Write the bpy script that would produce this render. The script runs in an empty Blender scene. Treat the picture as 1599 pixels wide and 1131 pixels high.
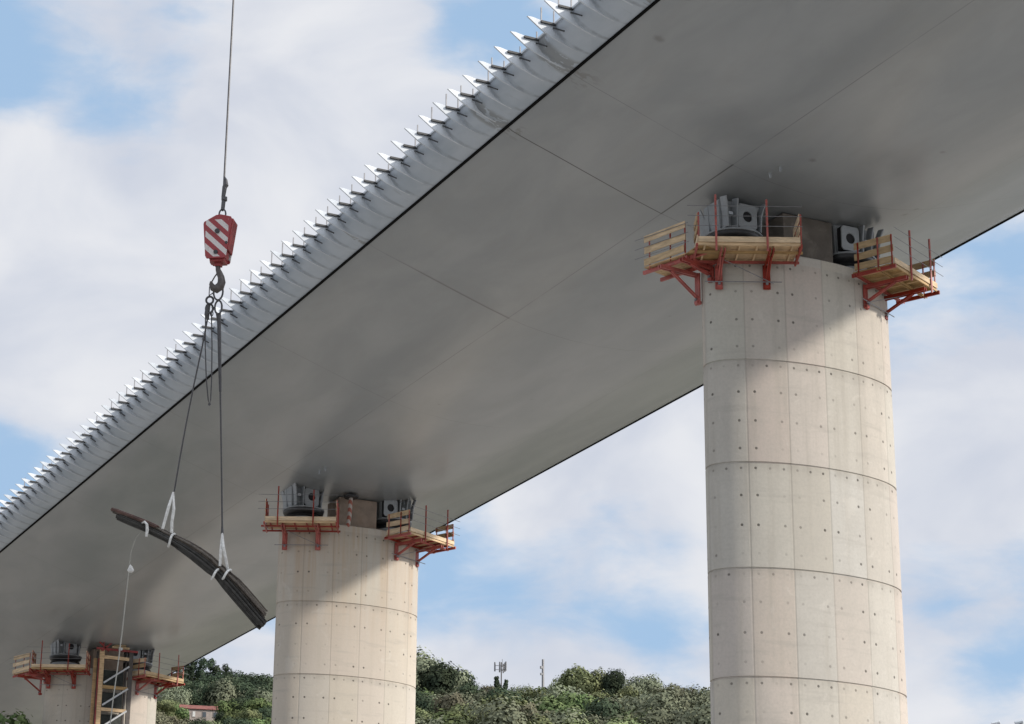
import bpy, math, random
from mathutils import Vector, Matrix, Euler
R = math.radians
sc = bpy.context.scene
col = sc.collection
random.seed(7)

# ------------------------------------------------------------------ camera
# world: X across the bridge, Y along it, Z up; the lens is at the origin, ground at z = -1.6
F, PITCH, HEAD, ROLL = 3616.4, R(19.175), R(26.624), R(0.4056)
W, HH = 1599.0, 1131.0
fw = Vector((math.sin(HEAD)*math.cos(PITCH), math.cos(HEAD)*math.cos(PITCH), math.sin(PITCH)))
rt = Vector((math.cos(HEAD), -math.sin(HEAD), 0)); up = rt.cross(fw)
rt, up = math.cos(ROLL)*rt + math.sin(ROLL)*up, -math.sin(ROLL)*rt + math.cos(ROLL)*up
cam = bpy.data.cameras.new('camera'); co = bpy.data.objects.new('camera', cam); col.objects.link(co)
m = Matrix((rt, up, -fw)).transposed().to_4x4(); co.matrix_world = m
cam.sensor_width = 36; cam.lens = 36*F/W; cam.clip_end = 20000; cam.clip_start = 0.5
sc.camera = co
sc.render.resolution_x = 1024; sc.render.resolution_y = 724
def ray(x, y): return fw*F + rt*(x-799.5) - up*(y-565.5)
def at_depth(x, y, D):
    d = ray(x, y); return d*(D/d.dot(fw))
def at_y(x, y, Y):
    d = ray(x, y); return d*(Y/d.y)
def at_r(x, y, r):
    d = ray(x, y); return d*(r/math.hypot(d.x, d.y))

# ------------------------------------------------------------------ light
SUNV = Vector((1.0, -0.90, 0.69)).normalized()       # towards the sun
el = math.asin(SUNV.z); azs = math.atan2(SUNV.x, SUNV.y)
sl = bpy.data.lights.new('sun', 'SUN'); sl.energy = 3.3; sl.angle = R(2.6); sl.color = (1.0, 0.925, 0.82)
so = bpy.data.objects.new('sun', sl); col.objects.link(so)
so.rotation_euler = SUNV.to_track_quat('Z', 'Y').to_euler(); so.location = (120, -80, 90)
sc.view_settings.view_transform = 'Standard'; sc.view_settings.look = 'None'
sc.view_settings.exposure = 0.28; sc.view_settings.gamma = 1.0

def nn(nt, t, loc=None, **kw):
    n = nt.nodes.new(t)
    for k, v in kw.items(): setattr(n, k, v)
    return n
def setin(nt, sock, v):
    if isinstance(v, bpy.types.NodeSocket): nt.links.new(v, sock)
    else: sock.default_value = v
def math_(nt, op, a, b=0.0, c=None, clamp=False):
    n = nn(nt, 'ShaderNodeMath', operation=op, use_clamp=clamp)
    setin(nt, n.inputs[0], a); setin(nt, n.inputs[1], b)
    if c is not None: setin(nt, n.inputs[2], c)
    return n.outputs[0]
def mix(nt, f, a, b, blend='MIX'):
    n = nn(nt, 'ShaderNodeMix', data_type='RGBA', blend_type=blend)
    setin(nt, n.inputs['Factor'], f); setin(nt, n.inputs[6], a); setin(nt, n.inputs[7], b)
    return n.outputs[2]
def smooth(nt, v, a, b, lo=0.0, hi=1.0):
    n = nn(nt, 'ShaderNodeMapRange', interpolation_type='SMOOTHSTEP')
    setin(nt, n.inputs['Value'], v)
    for k, x in (('From Min', a), ('From Max', b), ('To Min', lo), ('To Max', hi)): setin(nt, n.inputs[k], x)
    return n.outputs['Result']
def noise(nt, vec, scale, detail=4, rough=0.55, dist=0.0):
    n = nn(nt, 'ShaderNodeTexNoise'); n.inputs['Scale'].default_value = scale
    n.inputs['Detail'].default_value = detail; n.inputs['Roughness'].default_value = rough
    n.inputs['Distortion'].default_value = dist
    if vec is not None: nt.links.new(vec, n.inputs['Vector'])
    return n.outputs['Fac']
def mapping(nt, vec, scale=(1,1,1), rot=(0,0,0), loc=(0,0,0)):
    n = nn(nt, 'ShaderNodeMapping'); nt.links.new(vec, n.inputs['Vector'])
    n.inputs['Scale'].default_value = scale; n.inputs['Rotation'].default_value = rot; n.inputs['Location'].default_value = loc
    return n.outputs['Vector']
def rgb(r, g, b): return (r, g, b, 1.0)

# world: Nishita sky with a broken layer of pale cloud
wd = bpy.data.worlds.new('World'); sc.world = wd; wd.use_nodes = True
nt = wd.node_tree; nt.nodes.clear()
out = nn(nt, 'ShaderNodeOutputWorld'); bg = nn(nt, 'ShaderNodeBackground'); bg.inputs['Strength'].default_value = 0.1
sky = nn(nt, 'ShaderNodeTexSky', sky_type='NISHITA', sun_disc=False)
sky.sun_elevation = el; sky.sun_rotation = azs; sky.air_density = 1.0; sky.dust_density = 0.6; sky.ozone_density = 1.5
tc = nn(nt, 'ShaderNodeTexCoord'); dirv = tc.outputs['Generated']
dv = mapping(nt, dirv, scale=(1, 1, 1.7))
n1 = noise(nt, dv, 7.0, 7, 0.52, 0.5)
n2 = noise(nt, mapping(nt, dirv, scale=(1, 1, 2.4), loc=(3.1, 1.7, 0.4)), 19.0, 6, 0.55, 0.3)
cover = math_(nt, 'ADD', math_(nt, 'MULTIPLY', math_(nt, 'SUBTRACT', n1, 0.5), 1.5), 0.78)
cover = math_(nt, 'ADD', cover, math_(nt, 'MULTIPLY', math_(nt, 'SUBTRACT', n2, 0.5), 1.25))
def blob(px, py, rad, w):                             # a clearer (w<0) or denser (w>0) patch of sky about one direction
    global cover
    d = ray(px, py).normalized()
    vm = nn(nt, 'ShaderNodeVectorMath', operation='DISTANCE'); nt.links.new(dirv, vm.inputs[0]); vm.inputs[1].default_value = d
    f = smooth(nt, vm.outputs['Value'], 0.0, rad/F, w, 0.0)
    cover = math_(nt, 'ADD', cover, f)
BLOBS = [(-20, 95, 190, -0.75), (210, 190, 150, -0.4), (120, 170, 130, -0.3), (760, 40, 150, -0.5), (820, 20, 90, -0.3), (0, 740, 130, -0.75), (-60, 800, 160, -0.4),
         (480, 120, 300, 0.35), (150, 420, 330, 0.45), (400, 330, 260, 0.35), (860, 930, 150, -0.42), (1010, 1000, 150, -0.62), (730, 965, 170, -0.42), (900, 1000, 120, -0.2), (730, 840, 110, -0.25),
         (1050, 690, 170, 0.4), (700, 1050, 110, 0.3), (960, 1060, 90, 0.3), (1500, 700, 260, 0.45), (1470, 905, 120, -0.38), (1620, 930, 150, -0.30), (1560, 1065, 110, -0.40),
         (1600, 430, 150, -0.4), (660, 900, 110, -0.25), (1440, 1110, 90, 0.3), (1050, 850, 120, -0.3)]
for b_ in BLOBS: blob(*b_)
cfac = smooth(nt, cover, 0.18, 0.86)
shade = smooth(nt, noise(nt, mapping(nt, dirv, scale=(1, 1, 1.5), loc=(1.3, 0.2, 5.0)), 11.0, 5, 0.5, 0.4), 0.3, 0.7)
ccol = mix(nt, shade, rgb(5.0, 5.35, 6.15), rgb(6.75, 6.85, 7.15))
skyc = mix(nt, 0.88, sky.outputs['Color'], rgb(3.25, 4.75, 6.7))
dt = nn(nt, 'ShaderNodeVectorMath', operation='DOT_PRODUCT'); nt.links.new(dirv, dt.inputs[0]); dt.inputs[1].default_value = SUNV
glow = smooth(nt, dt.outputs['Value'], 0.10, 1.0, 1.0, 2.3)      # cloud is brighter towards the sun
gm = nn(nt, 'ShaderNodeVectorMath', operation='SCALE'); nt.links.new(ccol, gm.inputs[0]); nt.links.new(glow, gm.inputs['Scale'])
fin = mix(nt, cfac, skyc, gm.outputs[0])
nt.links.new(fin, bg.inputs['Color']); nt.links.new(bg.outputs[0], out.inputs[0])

# ------------------------------------------------------------------ object helpers
def tag(o, label=None, cat=None, group=None, kind=None):
    if label: o['label'] = label
    if cat: o['category'] = cat
    if group: o['group'] = group
    if kind: o['kind'] = kind
    return o
def empty(name, loc=(0, 0, 0), rz=0.0):
    o = bpy.data.objects.new(name, None); col.objects.link(o); o.location = loc; o.rotation_euler = (0, 0, rz); o.empty_display_size = 0.5
    return o
class MB:
    def __init__(s): s.v = []; s.f = []; s.uv = None
    def add(s, vs, fs):
        k = len(s.v); s.v += [tuple(p) for p in vs]; s.f += [tuple(i+k for i in f) for f in fs]; return s
    def box(s, c, d, M=None):
        c = Vector(c); vs = []
        for z in (-.5, .5):
            for x, y in ((-.5, -.5), (.5, -.5), (.5, .5), (-.5, .5)):
                q = Vector((x*d[0], y*d[1], z*d[2]))
                vs.append(c + (M @ q if M else q))
        return s.add(vs, [(3,2,1,0), (4,5,6,7), (0,1,5,4), (1,2,6,5), (2,3,7,6), (3,0,4,7)])
    def beam(s, a, b, w, h, upv=(0, 0, 1)):
        a, b = Vector(a), Vector(b); d = b-a; L = d.length; d.normalize()
        u = Vector(upv)
        if abs(d.dot(u)) > 0.98: u = Vector((0, 1, 0))
        x = d.cross(u).normalized(); z = x.cross(d)
        return s.box((a+b)/2, (w, L, h), Matrix((x, d, z)).transposed())
    def tube(s, pts, r, n=8, cap=True):
        pts = [Vector(p) for p in pts]; k = len(s.v)
        rs = r if isinstance(r, (list, tuple)) else [r]*len(pts)
        ref = Vector((0.31, 0.17, 0.93)).normalized(); px = None
        for i, p in enumerate(pts):
            t = (pts[min(i+1, len(pts)-1)] - pts[max(i-1, 0)]).normalized()
            if px is None:
                x = t.cross(ref)
                if x.length < 0.1: x = t.cross(Vector((1, 0, 0)))
            else: x = px - t*px.dot(t)
            x.normalize(); px = x; y = t.cross(x)
            for j in range(n):
                a = 2*math.pi*j/n; s.v.append(tuple(p + (x*math.cos(a) + y*math.sin(a))*rs[i]))
        for i in range(len(pts)-1):
            for j in range(n):
                j2 = (j+1) % n
                s.f.append((k+i*n+j, k+i*n+j2, k+(i+1)*n+j2, k+(i+1)*n+j))
        if cap:
            s.f.append(tuple(k+j for j in reversed(range(n)))); s.f.append(tuple(k+(len(pts)-1)*n+j for j in range(n)))
        return s
    def lathe(s, c, prof, n=40):
        c = Vector(c); k = len(s.v); m_ = len(prof)
        for r, z in prof:
            for j in range(n):
                a = 2*math.pi*j/n; s.v.append((c.x+r*math.cos(a), c.y+r*math.sin(a), c.z+z))
        for i in range(m_-1):
            for j in range(n):
                j2 = (j+1) % n; s.f.append((k+i*n+j, k+i*n+j2, k+(i+1)*n+j2, k+(i+1)*n+j))
        s.f.append(tuple(k+j for j in reversed(range(n)))); s.f.append(tuple(k+(m_-1)*n+j for j in range(n)))
        return s
    def prism(s, poly, y0, y1, axis='y'):      # polygon in XZ extruded along Y (or XY along Z)
        n = len(poly); k = len(s.v)
        for t in (y0, y1):
            for a, b in poly: s.v.append((a, t, b) if axis == 'y' else (a, b, t))
        for i in range(n):
            j = (i+1) % n; s.f.append((k+i, k+j, k+n+j, k+n+i))
        s.f.append(tuple(k+i for i in reversed(range(n)))); s.f.append(tuple(k+n+i for i in range(n)))
        return s
    def mesh(s, name, mat, mirror=False, smooth_=False):
        vs = [(-x, y, z) for x, y, z in s.v] if mirror else s.v
        fs = [tuple(reversed(f)) for f in s.f] if mirror else s.f
        me = bpy.data.meshes.new(name); me.from_pydata(vs, [], fs); me.validate(); me.update()
        me.materials.append(mat)
        if smooth_:
            for p in me.polygons: p.use_smooth = True
            try: me.set_sharp_from_angle(angle=R(38))
            except Exception: pass
        return me
    def build(s, name, mat, parent=None, mirror=False, smooth_=False, bevel=0.0):
        me = s.mesh(name, mat, mirror, smooth_); o = bpy.data.objects.new(name, me); col.objects.link(o)
        # consistent outward normals
        import bmesh
        b = bmesh.new(); b.from_mesh(me); bmesh.ops.recalc_face_normals(b, faces=b.faces); b.to_mesh(me); b.free()
        if parent: o.parent = parent
        if bevel:
            md = o.modifiers.new('bevel', 'BEVEL'); md.width = bevel; md.segments = 2; md.limit_method = 'ANGLE'
        return o
def link_copy(o, parent=None, loc=None, rz=None):
    c = o.copy(); col.objects.link(c); c.parent = parent
    if loc is not None: c.location = loc
    if rz is not None: c.rotation_euler = (0, 0, rz)
    return c
def copy_tree(o, parent=None, loc=None, rz=None):
    c = link_copy(o, parent, loc, rz)
    for ch in list(o.children): copy_tree(ch, c)
    return c

# ------------------------------------------------------------------ materials
def pmat(name, base=(0.5, 0.5, 0.5), rough=0.6, metal=0.0, spec=0.5, var=0.0, vscale=3.0, bump=0.0, bscale=30.0, dark=None, dscale=1.5, damt=0.6, stretch=(1, 1, 1)):
    ma = bpy.data.materials.new(name); ma.use_nodes = True; t = ma.node_tree; b = t.nodes['Principled BSDF']
    b.inputs['Roughness'].default_value = rough; b.inputs['Metallic'].default_value = metal
    b.inputs['Specular IOR Level'].default_value = spec
    tcn = nn(t, 'ShaderNodeTexCoord'); ob = mapping(t, tcn.outputs['Object'], scale=stretch)
    c = rgb(*base)
    if var:
        f = noise(t, ob, vscale, 5, 0.6)
        f2 = smooth(t, f, 0.3, 0.7)
        c = mix(t, f2, rgb(*[x*(1-var) for x in base]), rgb(*[min(x*(1+var), 1) for x in base]))
    if dark:
        f = smooth(t, noise(t, ob, dscale, 6, 0.65, 0.6), 0.5, 0.7, 0.0, damt)
        c = mix(t, f, c, rgb(*dark))
    if name in ('pale_plank', 'formwork_timber', 'red_paint_steel', 'white_fin_paint'):
        oi = nn(t, 'ShaderNodeObjectInfo'); hv = nn(t, 'ShaderNodeHueSaturation'); t.links.new(c, hv.inputs['Color'])
        lo_, hi_ = (0.72, 1.18) if name != 'white_fin_paint' else (0.88, 1.10)
        setin(t, hv.inputs['Value'], smooth(t, oi.outputs['Random'], 0, 1, lo_, hi_)); setin(t, hv.inputs['Saturation'], smooth(t, oi.outputs['Random'], 1, 0, 0.85, 1.1)); c = hv.outputs[0]
    setin(t, b.inputs['Base Color'], c)
    if bump:
        bn = nn(t, 'ShaderNodeBump'); bn.inputs['Strength'].default_value = bump; bn.inputs['Distance'].default_value = 0.02
        t.links.new(noise(t, ob, bscale, 5, 0.6), bn.inputs['Height']); t.links.new(bn.outputs[0], b.inputs['Normal'])
    return ma
M = {}
M['red'] = pmat('red_paint_steel', (0.33, 0.045, 0.030), 0.5, var=0.22, vscale=2.5, dark=(0.14, 0.045, 0.03), dscale=5, damt=0.6)
M['darkred'] = pmat('dark_red_steel', (0.24, 0.03, 0.028), 0.5, var=0.25, vscale=3, dark=(0.06, 0.02, 0.018), dscale=4)
M['timber'] = pmat('formwork_timber', (0.48, 0.32, 0.155), 0.65, var=0.22, vscale=1.6, stretch=(1, 1, 6), dark=(0.34, 0.20, 0.09), dscale=2.2, damt=0.45, bump=0.2, bscale=20)
M['plank'] = pmat('pale_plank', (0.58, 0.43, 0.26), 0.7, var=0.20, vscale=1.8, stretch=(1, 1, 5), dark=(0.36, 0.24, 0.13), dscale=3, damt=0.4)
M['galv'] = pmat('galvanised_steel', (0.42, 0.43, 0.44), 0.4, metal=0.5, var=0.12, vscale=6)
M['tube'] = pmat('dull_grey_tube', (0.20, 0.20, 0.21), 0.5, metal=0.3, var=0.15, vscale=6)
M['bearing'] = pmat('grey_bearing_paint', (0.29, 0.31, 0.325), 0.45, var=0.10, vscale=2.5, dark=(0.18, 0.18, 0.18), dscale=2.5, damt=0.35)
M['rubber'] = pmat('black_bearing_skirt', (0.025, 0.026, 0.028), 0.45, var=0.2, vscale=4)
M['black'] = pmat('black_drip_strip', (0.004, 0.004, 0.004), 0.9, spec=0.1, var=0.2, vscale=4)
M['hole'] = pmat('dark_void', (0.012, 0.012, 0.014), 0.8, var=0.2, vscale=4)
M['whitepaint'] = pmat('white_fin_paint', (0.56, 0.60, 0.645), 0.42, var=0.08, vscale=2.0, dark=(0.42, 0.42, 0.42), dscale=1.3, damt=0.25)
M['rebar'] = pmat('dark_rebar', (0.030, 0.028, 0.024), 0.6, metal=0.2, var=0.35, vscale=5)
M['rebar2'] = pmat('weathered_rebar', (0.085, 0.070, 0.055), 0.6, metal=0.2, var=0.4, vscale=5)
M['rust'] = pmat('rusty_rebar', (0.080, 0.042, 0.032), 0.75, var=0.35, vscale=5)
M['strap'] = pmat('white_webbing', (0.60, 0.60, 0.58), 0.85, var=0.15, vscale=9, dark=(0.33, 0.31, 0.28), dscale=4, damt=0.5)
M['rope'] = pmat('pale_rope', (0.36, 0.36, 0.33), 0.9, var=0.10, vscale=10)
M['wire'] = pmat('steel_wire_rope', (0.075, 0.075, 0.08), 0.5, metal=0.5, var=0.2, vscale=12)
M['hook'] = pmat('worn_hook_steel', (0.08, 0.07, 0.065), 0.5, metal=0.4, var=0.25, vscale=6)
M['deck_top'] = pmat('deck_slab', (0.30, 0.295, 0.28), 0.85, var=0.12, vscale=0.4)
M['flange'] = pmat('shaded_angle_steel', (0.03, 0.031, 0.033), 0.6, var=0.2, vscale=4)  # shade on the angles' undersides is put into this dark colour
M['darksteel'] = pmat('dark_tower_steel', (0.07, 0.06, 0.055), 0.6, var=0.25, vscale=3)
M['net'] = pmat('dark_debris_netting', (0.050, 0.056, 0.052), 0.9, var=0.3, vscale=3)

# underside paint with weld seams
def hull_material():
    ma = bpy.data.materials.new('pale_grey_hull_paint'); ma.use_nodes = True; t = ma.node_tree; b = t.nodes['Principled BSDF']
    tcn = nn(t, 'ShaderNodeTexCoord'); ob = tcn.outputs['Object']
    sep = nn(t, 'ShaderNodeSeparateXYZ'); t.links.new(ob, sep.inputs[0]); x, y, z = sep.outputs
    n_ = noise(t, mapping(t, ob, scale=(0.35, 0.12, 0.35)), 1.0, 5, 0.55, 0.4)
    c = mix(t, smooth(t, n_, 0.3, 0.7), rgb(0.238, 0.254, 0.264), rgb(0.305, 0.316, 0.322))
    # each welded plate has a slightly different tone
    ax = math_(t, 'ABSOLUTE', x)
    def pulse(v, c0, w, soft=0.5):                    # 1 at |v-c0| < w
        return smooth(t, math_(t, 'ABSOLUTE', math_(t, 'SUBTRACT', v, c0)), w*soft, w*1.4, 1.0, 0.0)
    yy = math_(t, 'SUBTRACT', y, 77.4)
    per = math_(t, 'SUBTRACT', math_(t, 'MODULO', math_(t, 'ADD', yy, 525.0), 50.0), 25.0)   # -25..25 about a pier
    mm = math_(t, 'MAXIMUM', pulse(math_(t, 'ABSOLUTE', per), 2.92, 0.022), pulse(math_(t, 'ABSOLUTE', per), 17.75, 0.022))
    ls = pulse(ax, 5.02, 0.020)
    fadeY = smooth(t, y, 64.0, 70.0)
    wob = smooth(t, noise(t, mapping(t, ob, scale=(0.25, 0.25, 0.25)), 1.3, 3, 0.5), 0.3, 0.62, 0.40, 1.0)
    seams = math_(t, 'MULTIPLY', math_(t, 'MAXIMUM', math_(t, 'MULTIPLY', mm, fadeY), ls), wob)
    c = mix(t, math_(t, 'MULTIPLY', seams, 0.60), c, rgb(0.10, 0.10, 0.10))
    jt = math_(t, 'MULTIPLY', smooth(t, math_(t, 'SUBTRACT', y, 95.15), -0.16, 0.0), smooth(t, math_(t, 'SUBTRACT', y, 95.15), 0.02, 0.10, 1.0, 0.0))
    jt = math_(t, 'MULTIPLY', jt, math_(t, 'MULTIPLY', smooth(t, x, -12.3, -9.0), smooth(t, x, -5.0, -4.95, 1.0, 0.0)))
    c = mix(t, math_(t, 'MULTIPLY', jt, 0.55), c, rgb(0.09, 0.085, 0.08))  # dark shading along one side of this seam is painted in
    # seam step beside the near pier, its shadow painted into the colour
    rngx = math_(t, 'MULTIPLY', smooth(t, x, -12.6, -12.5), smooth(t, x, -5.0, -4.97, 1.0, 0.0))
    rngy = math_(t, 'MULTIPLY', smooth(t, y, 74.35, 74.5), smooth(t, y, 80.26, 80.36, 1.0, 0.0))
    bold = math_(t, 'MAXIMUM', math_(t, 'MULTIPLY', pulse(y, 80.32, 0.035), rngx), math_(t, 'MULTIPLY', pulse(x, -5.02, 0.030), rngy))
    c = mix(t, math_(t, 'MULTIPLY', bold, 0.92), c, rgb(0.03, 0.03, 0.03))
    pt = math_(t, 'SUBTRACT', math_(t, 'MODULO', math_(t, 'ADD', per, 100.0), 8.9), 4.45)
    # small plugs and dabs left in the paint
    for (sx, sy, r_) in ((-2.90, 71.76, .17), (1.06, 68.36, .13), (4.09, 75.09, .15), (4.2, 74.4, .14), (-11.38, 69.53, .22), (0.97, 89.84, .09), (0.94, 104.26, .09), (-2.82, 107.84, .09), (1.04, 118.57, .1)):
        vm = nn(t, 'ShaderNodeVectorMath', operation='DISTANCE')
        cx_ = nn(t, 'ShaderNodeCombineXYZ'); t.links.new(x, cx_.inputs[0]); t.links.new(y, cx_.inputs[1])
        t.links.new(cx_.outputs[0], vm.inputs[0]); vm.inputs[1].default_value = (sx, sy, 0)
        jag = math_(t, 'ADD', vm.outputs['Value'], math_(t, 'MULTIPLY', noise(t, ob, 6.0, 2), 0.12))
        c = mix(t, smooth(t, jag, r_*0.5, r_*1.4+0.06, 0.62, 0.0), c, rgb(0.12, 0.12, 0.11))
    # scuffed primer where two segments were joined at the edge
    for (yc, w) in ((74.35, 0.9), (80.25, 0.7)):
        f = math_(t, 'MULTIPLY', pulse(y, yc, w, 0.0), smooth(t, x, -12.2, -11.2, 1.0, 0.0))
        f = math_(t, 'MULTIPLY', f, smooth(t, noise(t, mapping(t, ob, scale=(1, 1.6, 1)), 2.1, 4, 0.6), 0.50, 0.58))
        c = mix(t, math_(t, 'MULTIPLY', f, 0.7), c, rgb(0.16, 0.155, 0.14))
    # faint grime and drips
    gr = smooth(t, noise(t, mapping(t, ob, scale=(1.4, 0.25, 1.0)), 1.6, 2, 0.5), 0.50, 0.74, 0.0, 0.14)
    c = mix(t, gr, c, rgb(0.24, 0.235, 0.22))
    setin(t, b.inputs['Base Color'], c)
    b.inputs['Roughness'].default_value = 0.31; b.inputs['Specular IOR Level'].default_value = 0.75
    bn = nn(t, 'ShaderNodeBump'); bn.inputs['Strength'].default_value = 0.08; bn.inputs['Distance'].default_value = 0.22
    t.links.new(noise(t, mapping(t, ob, scale=(0.3, 0.16, 0.3)), 1.4, 2, 0.5), bn.inputs['Height']); t.links.new(bn.outputs[0], b.inputs['Normal'])
    return ma
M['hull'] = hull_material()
def fascia_material():
    ma = bpy.data.materials.new('fascia_paint'); ma.use_nodes = True; t = ma.node_tree; b = t.nodes['Principled BSDF']
    tcn = nn(t, 'ShaderNodeTexCoord'); ob = tcn.outputs['Object']
    sep = nn(t, 'ShaderNodeSeparateXYZ'); t.links.new(ob, sep.inputs[0]); x, y, z = sep.outputs
    n_ = noise(t, mapping(t, ob, scale=(1, .5, 1)), 0.8, 5, 0.55, 0.4)
    c = mix(t, smooth(t, n_, 0.3, 0.7), rgb(0.37, 0.42, 0.475), rgb(0.45, 0.495, 0.55))  # bluish base: the sky's blue cast is put into the paint
    def band(c0, w): return smooth(t, math_(t, 'ABSOLUTE', math_(t, 'SUBTRACT', y, c0)), w*0.55, w, 1.0, 0.0)
    rag = noise(t, mapping(t, ob, scale=(1.2, 2.2, 1.2)), 1.5, 5, 0.6, 0.5)
    for (yc, w, th) in ((74.2, 0.75, 0.43), (80.3, 0.7, 0.45), (68.0, 0.35, 0.55), (95.2, 0.3, 0.5)):
        f = math_(t, 'MULTIPLY', band(yc, w), smooth(t, rag, th, th+0.04))
        c = mix(t, math_(t, 'MULTIPLY', f, 0.72), c, rgb(0.20, 0.205, 0.20))
    st = smooth(t, noise(t, mapping(t, ob, scale=(0.6, 3.5, 0.6)), 1.0, 4, 0.6), 0.62, 0.74, 0.0, 0.35)
    c = mix(t, st, c, rgb(0.27, 0.28, 0.29))
    # soft dark streak along the rib between two bays
    ry = math_(t, 'MODULO', math_(t, 'ADD', y, 1.47*200-62.58), 1.47)
    rb = math_(t, 'MULTIPLY', smooth(t, math_(t, 'ABSOLUTE', math_(t, 'SUBTRACT', ry, 1.33)), 0.02, 0.13, 1.0, 0.0), smooth(t, noise(t, mapping(t, ob, scale=(1.4, 1.4, 1.4)), 1.2, 4, 0.6), 0.36, 0.64, 0.10, 0.60))
    c = mix(t, rb, c, rgb(0.20, 0.215, 0.235))
    setin(t, b.inputs['Base Color'], c); b.inputs['Roughness'].default_value = 0.52
    return ma
M['fascia'] = fascia_material()

def concrete_material(name, joints, seed, tone, stain=0.0):
    """board-marked concrete of a pier: uv.x = arc length (m), uv.y = height below the pier top (m, negative)"""
    ma = bpy.data.materials.new(name); ma.use_nodes = True; t = ma.node_tree; b = t.nodes['Principled BSDF']
    uvn = nn(t, 'ShaderNodeUVMap'); uvn.uv_map = 'UVMap'
    tcn = nn(t, 'ShaderNodeTexCoord'); ob = tcn.outputs['Object']
    sep = nn(t, 'ShaderNodeSeparateXYZ'); t.links.new(uvn.outputs[0], sep.inputs[0]); u, v = sep.outputs[0], sep.outputs[1]
    def fl(a): return math_(t, 'FLOOR', a)
    j0, jp = joints
    lv = math_(t, 'DIVIDE', math_(t, 'SUBTRACT', j0, v), jp)          # 0 at first joint, 1 at the next
    li = fl(lv); lf = math_(t, 'SUBTRACT', lv, li)                    # lf 0..1 down the lift
    dz = math_(t, 'MULTIPLY', lf, jp)
    P = 1.775
    us = math_(t, 'DIVIDE', u, P); ui = fl(us); uf = math_(t, 'MULTIPLY', math_(t, 'SUBTRACT', us, ui), P)
    # panel tone
    cmb = nn(t, 'ShaderNodeCombineXYZ'); t.links.new(ui, cmb.inputs[0]); t.links.new(li, cmb.inputs[1]); cmb.inputs[2].default_value = seed
    wn = nn(t, 'ShaderNodeTexWhiteNoise'); t.links.new(cmb.outputs[0], wn.inputs['Vector'])
    wsp = nn(t, 'ShaderNodeSeparateColor'); t.links.new(wn.outputs['Color'], wsp.inputs[0])
    base = mix(t, wsp.outputs[0], rgb(0.44*tone, 0.435*tone, 0.41*tone), rgb(0.53*tone, 0.515*tone, 0.475*tone))
    base = mix(t, math_(t, 'MULTIPLY', wsp.outputs[1], 0.75), base, rgb(0.54*tone, 0.445*tone, 0.385*tone))
    base = mix(t, math_(t, 'MULTIPLY', wsp.outputs[2], 0.4), base, rgb(0.50*tone, 0.485*tone, 0.375*tone))
    # clouds and streaks
    n1_ = noise(t, mapping(t, ob, scale=(0.6, 0.6, 0.35), loc=(seed, 0, 0)), 1.0, 7, 0.6, 0.3)
    base = mix(t, smooth(t, n1_, 0.3, 0.72, 0.0, 0.45), base, rgb(0.41*tone, 0.385*tone, 0.345*tone))
    cu = nn(t, 'ShaderNodeCombineXYZ'); t.links.new(math_(t, 'MULTIPLY', u, 1.9), cu.inputs[0]); t.links.new(math_(t, 'MULTIPLY', v, 0.10), cu.inputs[1]); cu.inputs[2].default_value = seed
    stn = noise(t, cu.outputs[0], 1.0, 6, 0.62)
    base = mix(t, smooth(t, stn, 0.50, 0.72, 0.0, 0.38), base, rgb(0.36*tone, 0.33*tone, 0.28*tone))
    fine = noise(t, ob, 9.0, 6, 0.65)
    base = mix(t, smooth(t, fine, 0.35, 0.75, 0.0, 0.22), base, rgb(0.27, 0.26, 0.24))
    if stain:                                        # rust run-off from the top
        cu2 = nn(t, 'ShaderNodeCombineXYZ'); t.links.new(math_(t, 'MULTIPLY', u, 1.1), cu2.inputs[0]); t.links.new(math_(t, 'MULTIPLY', v, 0.05), cu2.inputs[1]); cu2.inputs[2].default_value = seed+9
        s2 = smooth(t, noise(t, cu2.outputs[0], 1.3, 6, 0.65), 0.42, 0.62, 0.0, 1.0)
        s2 = math_(t, 'MULTIPLY', s2, smooth(t, v, -9.5, 0.5, 0.0, stain))
        base = mix(t, s2, base, rgb(0.40, 0.27, 0.16))
    if stain > 0.4: base = mix(t, 0.40, base, rgb(0.54, 0.47, 0.385))
    # every pour has its own tone; horizontal pour marks
    cl = nn(t, 'ShaderNodeCombineXYZ'); t.links.new(li, cl.inputs[0]); cl.inputs[2].default_value = seed+2
    wl = nn(t, 'ShaderNodeTexWhiteNoise'); t.links.new(cl.outputs[0], wl.inputs['Vector'])
    base = mix(t, math_(t, 'MULTIPLY', wl.outputs['Value'], 0.22), base, rgb(0.36, 0.35, 0.34))
    cp = nn(t, 'ShaderNodeCombineXYZ'); t.links.new(math_(t, 'MULTIPLY', u, 0.35), cp.inputs[0]); t.links.new(math_(t, 'MULTIPLY', v, 2.6), cp.inputs[1]); cp.inputs[2].default_value = seed+4
    base = mix(t, smooth(t, noise(t, cp.outputs[0], 1.0, 6, 0.6), 0.54, 0.72, 0.0, 0.35), base, rgb(0.33, 0.31, 0.28))
    base = mix(t, smooth(t, noise(t, mapping(t, ob, scale=(.9, .9, .9), loc=(0, seed, 3)), 1.0, 6, 0.65, 0.8), 0.60, 0.68, 0.0, 0.28), base, rgb(0.58, 0.55, 0.50))
    # grime hanging below each ring joint
    base = mix(t, math_(t, 'MULTIPLY', smooth(t, dz, 0.02, 0.55, 1.0, 0.0), smooth(t, stn, 0.35, 0.65, 0.05, 0.40)), base, rgb(0.27, 0.25, 0.22))
    # vertical panel joints: faint, broken
    ds = math_(t, 'MINIMUM', uf, math_(t, 'SUBTRACT', P, uf))
    vs_ = smooth(t, ds, 0.010, 0.055, 1.0, 0.0)
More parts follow.
